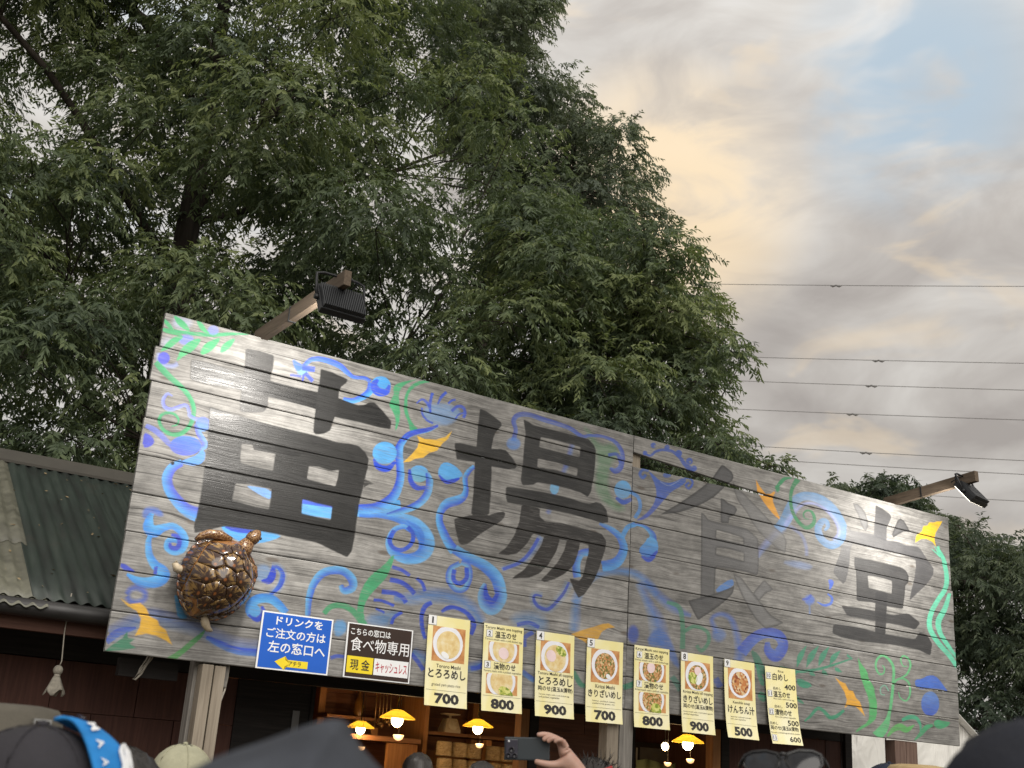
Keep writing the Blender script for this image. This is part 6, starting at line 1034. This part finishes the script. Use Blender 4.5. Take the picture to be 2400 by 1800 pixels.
BR = [(.15, .11), (.135, .10), (.15, .11), (.10, .075), .056, (.070, .080), (.080, .096), (.062, .074), .062, .048, .034, .030, .062, .048, .034, .030, .085, .058, .042, .032, .085, .058, .042, .032]
bvs, bfs = skin_data(BV, BE, BR)
def body_mesh(extra=()):
    g = MB(); g.add(bvs, bfs, True)
    for s_ in (-1, 1): g.ball((s_ * .082, .005, 1.585), (.012, .022, .033), 8, 6)
    g.tube([(0, .10, 1.605), (0, .118, 1.585), (0, .104, 1.572)], [.010, .014, .010], 8)
    for vs, fs in extra: g.add(vs, fs, True)
    me = bpy.data.meshes.new('body'); me.from_pydata(g.v, [], g.f); me.polygons.foreach_set('use_smooth', g.sm); me.update(); return me
BODY = body_mesh()
tv_, te_ = BV[:4] + BV[8:11] + BV[12:15], [(0, 1), (1, 2), (2, 3), (3, 4), (4, 5), (5, 6), (3, 7), (7, 8), (8, 9)]
tvs, tfs = skin_data(tv_, te_, [(.165, .125), (.155, .12), (.172, .128), (.118, .09), .08, .066, .05, .08, .066, .05])
lvs, lfs = skin_data([BV[0]] + BV[16:19] + BV[20:23], [(0, 1), (1, 2), (2, 3), (0, 4), (4, 5), (5, 6)], [(.16, .12), .105, .076, .066, .105, .076, .066])
def mk(name, vs, fs):
    me = bpy.data.meshes.new(name); me.from_pydata(vs, [], fs); me.polygons.foreach_set('use_smooth', [True] * len(fs)); me.update(); return me
TOP, LEGS = mk('jacket', tvs, tfs), mk('trousers', lvs, lfs)
TR_M = cloth('dark_trousers', (0.03, 0.03, 0.035))
def person(label, px, py, dist, head_top=.0, face=0.0, shirt=(0.05, 0.05, 0.06), body=None):
    """px, py: the highest point seen; head_top: how far headgear rises above the crown"""
    q = far(px, py, dist); H = q[2] - head_top; az = math.atan2(-q[0], q[1]); r = thing('person', label, 'person', (q[0], q[1], 0), az + rad(face), 'people waiting in front of the stall'); k = H / 1.70; r.scale = (k, k, k)
    place('body', body or BODY, msk, r)
    j = place('jacket', TOP.copy(), cloth('jacket_cloth', shirt), r); place('trousers', LEGS, TR_M, r); return r
def hair_cap(r, low=1.50, puff=1.0, col=None):
    g = MB(); rows = []
    for i in range(13):
        ph = math.pi * .62 * i / 12; row = []
        for j in range(29):
            th = 2 * math.pi * j / 28; bk = .5 - .5 * math.sin(th); cut = 1.0 if i < 7 else (1.0 + .25 * bk); k = puff * (1 + .03 * math.sin(7 * th + i) + .02 * math.sin(13 * th + 2 * i)); row.append((.094 * k * math.sin(ph) * math.cos(th), .006 + .108 * k * math.sin(ph) * math.sin(th) * (1.0 if math.sin(th) < 0 else .86), 1.60 + .108 * k * math.cos(ph * cut)))
        rows.append(row)
    g.grid(rows); return g.build('hair', col or mh, r)
def bucket(r, mat, z=1.63, rc=.105, h=.085, brim=.055, drop=.045, squash=1.0, name='bucket_hat'):
    return MB().lathe([(0, z + h), (rc * .6, z + h * .99), (rc * .86, z + h * .93), (rc * .95, z + h * .8), (rc * 1.05, z + .01), (rc * 1.08, z), (rc + brim, z - drop), (rc + brim + .003, z - drop - .003), (rc * 1.06, z - .008), (rc * 1.0, z - .005)], 30).build(name, mat, r)
def cap(r, mat, z=1.60, name='cap', visor=True):
    g = MB(); rows = []
    for i in range(10):
        ph = math.pi * .5 * i / 9; rows.append([(.100 * math.sin(ph) * math.cos(t), .004 + .116 * math.sin(ph) * math.sin(t), z + .108 * math.cos(ph) ** .85) for t in np.linspace(0, 2 * math.pi, 33)])
    g.grid(rows); o_ = g.build(name, mat, r); MB().ball((0, .004, z + .11), (.009, .009, .006), 8, 5).build('button', mat, o_)
    for k in range(6):
        t = math.pi * k / 3 + .5; MB().tube([(.1012 * math.sin(p) * math.cos(t), .004 + .1172 * math.sin(p) * math.sin(t), z + .109 * math.cos(p) ** .85) for p in np.linspace(.1, 1.5, 9)], .0018, 5).build('seam', mat, o_)
    if visor:
        g = MB(); g.grid([[((.098 * math.cos(t)) * (1 - .1 * f), .004 + .114 * math.sin(t) + .075 * f * math.sin(t) ** .8, z - .004 - .02 * f * f - .012 * math.cos(t) ** 2 * f) for t in np.linspace(.45, math.pi - .45, 17)] for f in np.linspace(0, 1, 6)]); g.build('visor', mat, o_).modifiers.new('t', 'SOLIDIFY').thickness = .003
    return o_
# far left: grey bucket hat
p1 = person('person in a grey bucket hat with a metal buckle at the far left edge', 22, 1652, 2.5, .018, 20, (0.10, 0.10, 0.09)); hair_cap(p1)
h1 = bucket(p1, cloth('grey_hat_cloth', (0.115, 0.105, 0.085)), 1.64, .108, .08, .06, .05); bk = MB()
for a_ in ((-.020, .020, .016, .020), (-.020, .020, -.020, -.016), (-.020, -.016, -.016, .016), (.016, .020, -.016, .016)): bk.box(a_[0], a_[1], -.003, .003, a_[2], a_[3], Matrix.Translation((.028, -.108, 1.675)) @ Matrix.Rotation(rad(15), 4, 'Z'))
bk.build('buckle', plain('bright_buckle', (0.6, 0.6, 0.58), 0.25, 0.9), h1)
# charcoal cap with the blue towel over it
p2 = person('person in a charcoal cap with a bright blue lettered towel round the head', 105, 1694, 1.75, .012, 35, (0.07, 0.06, 0.07)); hair_cap(p2); cap(p2, cloth('charcoal_cap', (0.040, 0.038, 0.044)))
TOW = cloth('blue_towel', (0.03, 0.24, 0.62), .95)
def band(u, v, lift=0.0):
    """strip over the right side of the head: u runs front to back over the top, v across"""
    t = rad(-10 + 104 * u); w = (v - .5) * .085; c_ = Vector((.03 + w * .9, .0, 0)); rx = math.sqrt(max(1 - ((c_.x) / .125) ** 2, .05)); return Vector((c_.x + .035 * math.sin(t) * .4, -.02 - (.128 + lift) * rx * math.cos(t) * 1.0, 1.597 + (.122 + lift) * rx * math.sin(t) + .006 * math.sin(u * 9 + v * 4)))
g = MB(); g.grid([[tuple(band(i / 24, j / 10)) for j in range(11)] for i in range(25)]); tw_ = g.build('towel', TOW, p2); tw_.modifiers.new('t', 'SOLIDIFY').thickness = .005
for s_, u0, u1, v0, v1 in (('A', .80, .86, .16, .30), ('M', .66, .735, .14, .32), ('A', .54, .60, .15, .29), ('A', .42, .48, .15, .29), ('M', .29, .365, .14, .32)):
    V, Fc = text_mesh(s_, .02); mn, mx = V.min(0), V.max(0); T = (V - mn) / (mx - mn); MB().add([tuple(band(u1 - (u1 - u0) * a_[0], v0 + (v1 - v0) * a_[1], .004)) for a_ in T], Fc).build('letter', WHT, tw_)
for pts in ([(.34, .58), (.42, .66), (.50, .62), (.54, .70), (.49, .78), (.40, .74), (.33, .66)], [(.52, .66), (.57, .80), (.53, .90), (.44, .86), (.36, .90)]): MB().tube([tuple(band(u, v, .005)) for u, v in pts], .0035, 6).build('emblem', WHT, tw_)
p3 = person('person in an olive cap seen small behind the blue towel', 236, 1735, 4.2, .012, 0, (0.08, 0.08, 0.06)); hair_cap(p3); cap(p3, cloth('olive_cap', (0.075, 0.085, 0.045)))
p4 = person('bare headed person with dark hair between the olive cap and the cream cap', 300, 1762, 3.0, .004, -15, (0.12, 0.10, 0.09)); hair_cap(p4, puff=1.05)
p5 = person('person in a cream cap left of the large blurred hood', 436, 1741, 3.9, .012, 10, (0.3, 0.3, 0.28)); hair_cap(p5); cap(p5, cloth('cream_cap', (0.42, 0.41, 0.29)))
# the near, blurred hood
p6 = person('person nearest the camera in a peaked blue grey hood, out of focus', 700, 1720, .75, .03, 0, (0.05, 0.055, 0.07)); q6 = p6.location.copy(); HOOD = plain('blue_grey_hood', (0.060, 0.066, 0.080), .9, 0, .35, 9.0, .3, 200.0, .2)
prof = [(300, 1960), (345, 1890), (430, 1815), (520, 1762), (620, 1722), (710, 1697), (770, 1680), (800, 1671), (812, 1682), (818, 1722), (850, 1748), (890, 1790), (930, 1850), (960, 1960)]
P3 = [far(a_[0], a_[1], .75) for a_ in prof]; cx_ = np.mean(P3, 0); rows = []
for d_, k in ((-.13, .05), (-.125, .45), (-.10, .72), (-.05, .93), (0, 1.0), (.06, .97), (.11, .80), (.14, .5), (.15, .05)):
    rows.append([tuple(np.array([cx_[0] + (p[0] - cx_[0]) * (.35 + .65 * k), p[1] + d_ + .006 * math.sin(i * 2.3 + d_ * 40), 1.50 + (p[2] - 1.50) * k + .005 * math.sin(i * 1.9 + d_ * 60) * (d_ != 0)])) for i, p in enumerate(P3)])
g = MB(); g.grid(rows); hd = g.build('hood', HOOD, None); hd.parent = p6; hd.matrix_parent_inverse = Matrix.LocRotScale(p6.location, p6.rotation_euler, p6.scale).inverted(); sb = hd.modifiers.new('s', 'SUBSURF'); sb.levels = 2; sb.render_levels = 2
# in front of the counter
p7 = person('dark haired person at the counter below the menu sheet numbered 1', 983, 1767, 7.0, .004, 10, (0.05, 0.05, 0.05)); hair_cap(p7, puff=1.02)
p8 = person('dark haired person at the counter, only the crown showing beside the phone', 1131, 1786, 6.6, .004, -10, (0.1, 0.08, 0.07)); hair_cap(p8, puff=1.0)
# the person holding up a phone
D9 = 3.6; K9 = lambda p, dd=0.0: far(900 + .27125 * p[0], 1500 + .27125 * p[1], D9 + dd)
q9 = far(1392, 1774, D9 + .10); loc9 = np.array([q9[0], q9[1], 0]); az9 = math.atan2(-q9[0], q9[1]); k9 = (q9[2] - .012) / 1.70; M9 = Matrix.LocRotScale(Vector(loc9), Euler((0, 0, az9)), Vector((k9, k9, k9))); I9 = M9.inverted(); to9 = lambda w: tuple(I9 @ Vector(w))
WR = (1650, 1095); palm = [(1650, 1100, .010), (1590, 1000, .004), (1545, 935, .0)]
HV = [K9((1790, 1330), .02), K9((1700, 1180), .01), K9((1648, 1092), .008), K9((1590, 1010), .006), K9((1545, 940), .006)]; HE = [(0, 1), (1, 2), (2, 3), (3, 4)]; HR = [.034, .029, .026, (.034, .022), (.034, .020)]
def finger(root, pts, rs):
    i0 = len(HV); prev = root
    for p, r in zip(pts, rs): HV.append(K9(p[:2], p[2])); HE.append((prev, len(HV) - 1)); HR.append(r); prev = len(HV) - 1
finger(4, [(1515, 870, .0), (1440, 825, -.010), (1375, 815, -.016), (1318, 820, -.020)], [.0098, .0092, .0085, .0066])
finger(4, [(1530, 880, -.006), (1470, 838, -.018), (1415, 838, -.024), (1368, 868, -.026)], [.0100, .0094, .0086, .0066])
finger(4, [(1545, 895, -.012), (1500, 850, -.026), (1445, 850, -.031), (1408, 885, -.031)], [.0098, .0090, .0082, .0064])
finger(4, [(1565, 920, -.016), (1535, 862, -.032), (1492, 862, -.037), (1468, 890, -.037)], [.0088, .0080, .0072, .0058])
finger(3, [(1520, 1075, -.006), (1430, 1078, -.018), (1355, 1062, -.022), (1298, 1046, -.022)], [.0135, .0115, .0100, .0075])
hv = [to9(v) for v in HV]; hvs, hfs = skin_data(hv, HE, [tuple(x / k9 for x in r) if isinstance(r, tuple) else r / k9 for r in HR], 3, 2)
elb = to9(K9((1900, 1620), .05)); sh_ = (.17, -.01, 1.385); avs, afs = skin_data([sh_, elb, hv[0], hv[1]], [(0, 1), (1, 2), (2, 3)], [.05, .044, .036, .031], 0, 2)
p9 = person('person raising a phone in one hand, frizzy dark hair and a red strap', 1392, 1774, D9 + .10, .012, 0, (0.06, 0.05, 0.05), body_mesh([(hvs, hfs), (avs, afs)]))
hair_cap(p9, puff=1.0); g = MB(); rng9 = np.random.default_rng(4)
for i in range(420):
    t, z = rng9.uniform(0, 2 * math.pi), rng9.uniform(-.2, 1); s_ = math.sqrt(1 - z * z); d_ = np.array([s_ * math.cos(t), s_ * math.sin(t), z]); b0 = np.array([0, .0, 1.60]) + d_ * np.array([.088, .10, .10]); e0 = b0 + d_ * rng9.uniform(.012, .035) + rng9.normal(0, .010, 3); g.tube([tuple(b0), tuple((b0 + e0) / 2 + rng9.normal(0, .004, 3)), tuple(e0)], [.0016, .0012, .0005], 3, False)
tag(g.build('loose_hair', mh, p9), None, None, None, 'stuff'); MB().tube([(-.02, -.118, 1.655), (.02, -.119, 1.668), (.055, -.104, 1.684)], .006, 6).build('strap', plain('red_strap', (0.35, 0.03, 0.03), 0.6), p9)
# the phone
CS = plain('dark_blue_phone_case', (0.022, 0.030, 0.036), 0.55); LENS = plain('lens_glass', (0.012, 0.011, 0.016), 0.08); MODU = plain('camera_module', (0.035, 0.033, 0.048), 0.25)
pc_ = K9((1236, 940), .0); rgt = K9((1432, 945), .0) - K9((1040, 935), .0); wd = float(np.linalg.norm(rgt)); ux = Vector(rgt / wd); fwd = Vector(unit(np.array([pc_[0], pc_[1], 0.0]))); uz = ux.cross(fwd).normalized(); fy = uz.cross(ux).normalized(); hh = float(np.linalg.norm(K9((1045, 830)) - K9((1040, 1030))))
ph = thing('phone', 'dark phone held up sideways in a raised hand below menu sheet 4', 'phone', tuple(pc_)); ph.matrix_world = Matrix(((ux.x, fy.x, uz.x, pc_[0]), (ux.y, fy.y, uz.y, pc_[1]), (ux.z, fy.z, uz.z, pc_[2]), (0, 0, 0, 1)))
MB().box(-wd / 2, wd / 2, -.005, .005, -hh / 2, hh / 2, bev=.004).build('case', CS, ph); MB().box(-wd / 2 + .006, wd / 2 - .006, .0052, .006, -hh / 2 + .005, hh / 2 - .005).build('screen', LENS, ph)
MB().box(-wd / 2 + .004, -wd / 2 + .040, -.0075, -.0048, -hh / 2 + .006, hh / 2 - .006, bev=.0025).build('camera_plate', MODU, ph)
for lx, lz, rr in ((.022, -.004, .0085), (.013, -.020, .0075), (.031, -.020, .0075)): MB().lathe([(0, .001), (rr * .6, .0012), (rr * .62, .003), (rr, .003), (rr * 1.02, 0)], 20, Matrix.Translation((-wd / 2 + lx, -.0075, lz)) @ Matrix.Rotation(rad(90), 4, 'X')).build('lens', LENS, ph)
MB().lathe([(0, .0012), (.0028, .001), (.003, 0)], 12, Matrix.Translation((-wd / 2 + .013, -.0075, .020)) @ Matrix.Rotation(rad(90), 4, 'X')).build('flash', WHT, ph)
# sunglasses pushed up on a dark cap
p10 = person('person in a dark cap with sunglasses pushed up on the back, lower right', 1835, 1776, 2.25, .012, 0, (0.04, 0.04, 0.045)); hair_cap(p10); cap(p10, cloth('black_cap', (0.030, 0.031, 0.035)))
q10 = far(1835, 1789, 2.13); sg = thing('sunglasses', 'black wraparound sunglasses resting on top of the dark cap', 'sunglasses', tuple(q10), math.atan2(-q10[0], q10[1])); sg.rotation_euler = Euler((rad(-28), rad(-4), math.atan2(-q10[0], q10[1])), 'XYZ')
sg.scale = (.9, .9, .9)
SGF = plain('black_frame', (0.012, 0.012, 0.013), 0.25); SGL = plain('dark_lens', (0.010, 0.011, 0.014), 0.05)
for s_ in (-1, 1):
    ol = [(.006, .004), (.010, .013), (.030, .020), (.055, .021), (.070, .016), (.072, -.004), (.062, -.022), (.038, -.028), (.016, -.022), (.008, -.008)]; L3 = lambda p, k=1.0, dy=0: (s_ * (.038 + (p[0] - .038) * k), -.012 * (1 - (p[0] / .075) ** 2) + dy, p[1] * k)
    g = MB(); g.add([L3(p, .94) for p in ol] + [L3((.038, -.002), 1, -.003)], [(i, (i + 1) % 10, 10) for i in range(10)], True); g.build('lens', SGL, sg); MB().tube([L3(p) for p in ol + ol[:1]], .0032, 7).build('rim', SGF, sg)
    MB().tube([(s_ * .071, -.001, .012), (s_ * .082, .03, .012), (s_ * .085, .09, .0), (s_ * .080, .13, -.02)], [.004, .0035, .003, .003], 7).build('temple', SGF, sg)
MB().tube([(-.008, -.012, .010), (0, -.013, .013), (.008, -.012, .010)], .0034, 7).build('bridge', SGF, sg)
# right end
p11 = person('person in a navy cap beside a straw hat, below the right post', 2085, 1787, 5.0, .012, 25, (0.05, 0.06, 0.09)); hair_cap(p11); cap(p11, cloth('navy_cap', (0.025, 0.032, 0.055)))
STR = timber('straw', (0.36, 0.25, 0.12), (0.50, 0.37, 0.19), (0.60, 0.47, 0.27), 'x', .8, 120.0)
p12 = person('person in a straw hat beside the navy cap, below the right post', 2150, 1793, 4.6, .014, -10, (0.2, 0.18, 0.15)); hair_cap(p12); bucket(p12, STR, 1.64, .106, .075, .085, .012, name='straw_hat')
p13 = person('dark haired person cut off by the right edge, out of focus', 2425, 1703, 1.15, .006, -20, (0.03, 0.032, 0.04)); hair_cap(p13, puff=1.03, col=cloth('navy_beanie', (0.020, 0.022, 0.030)))
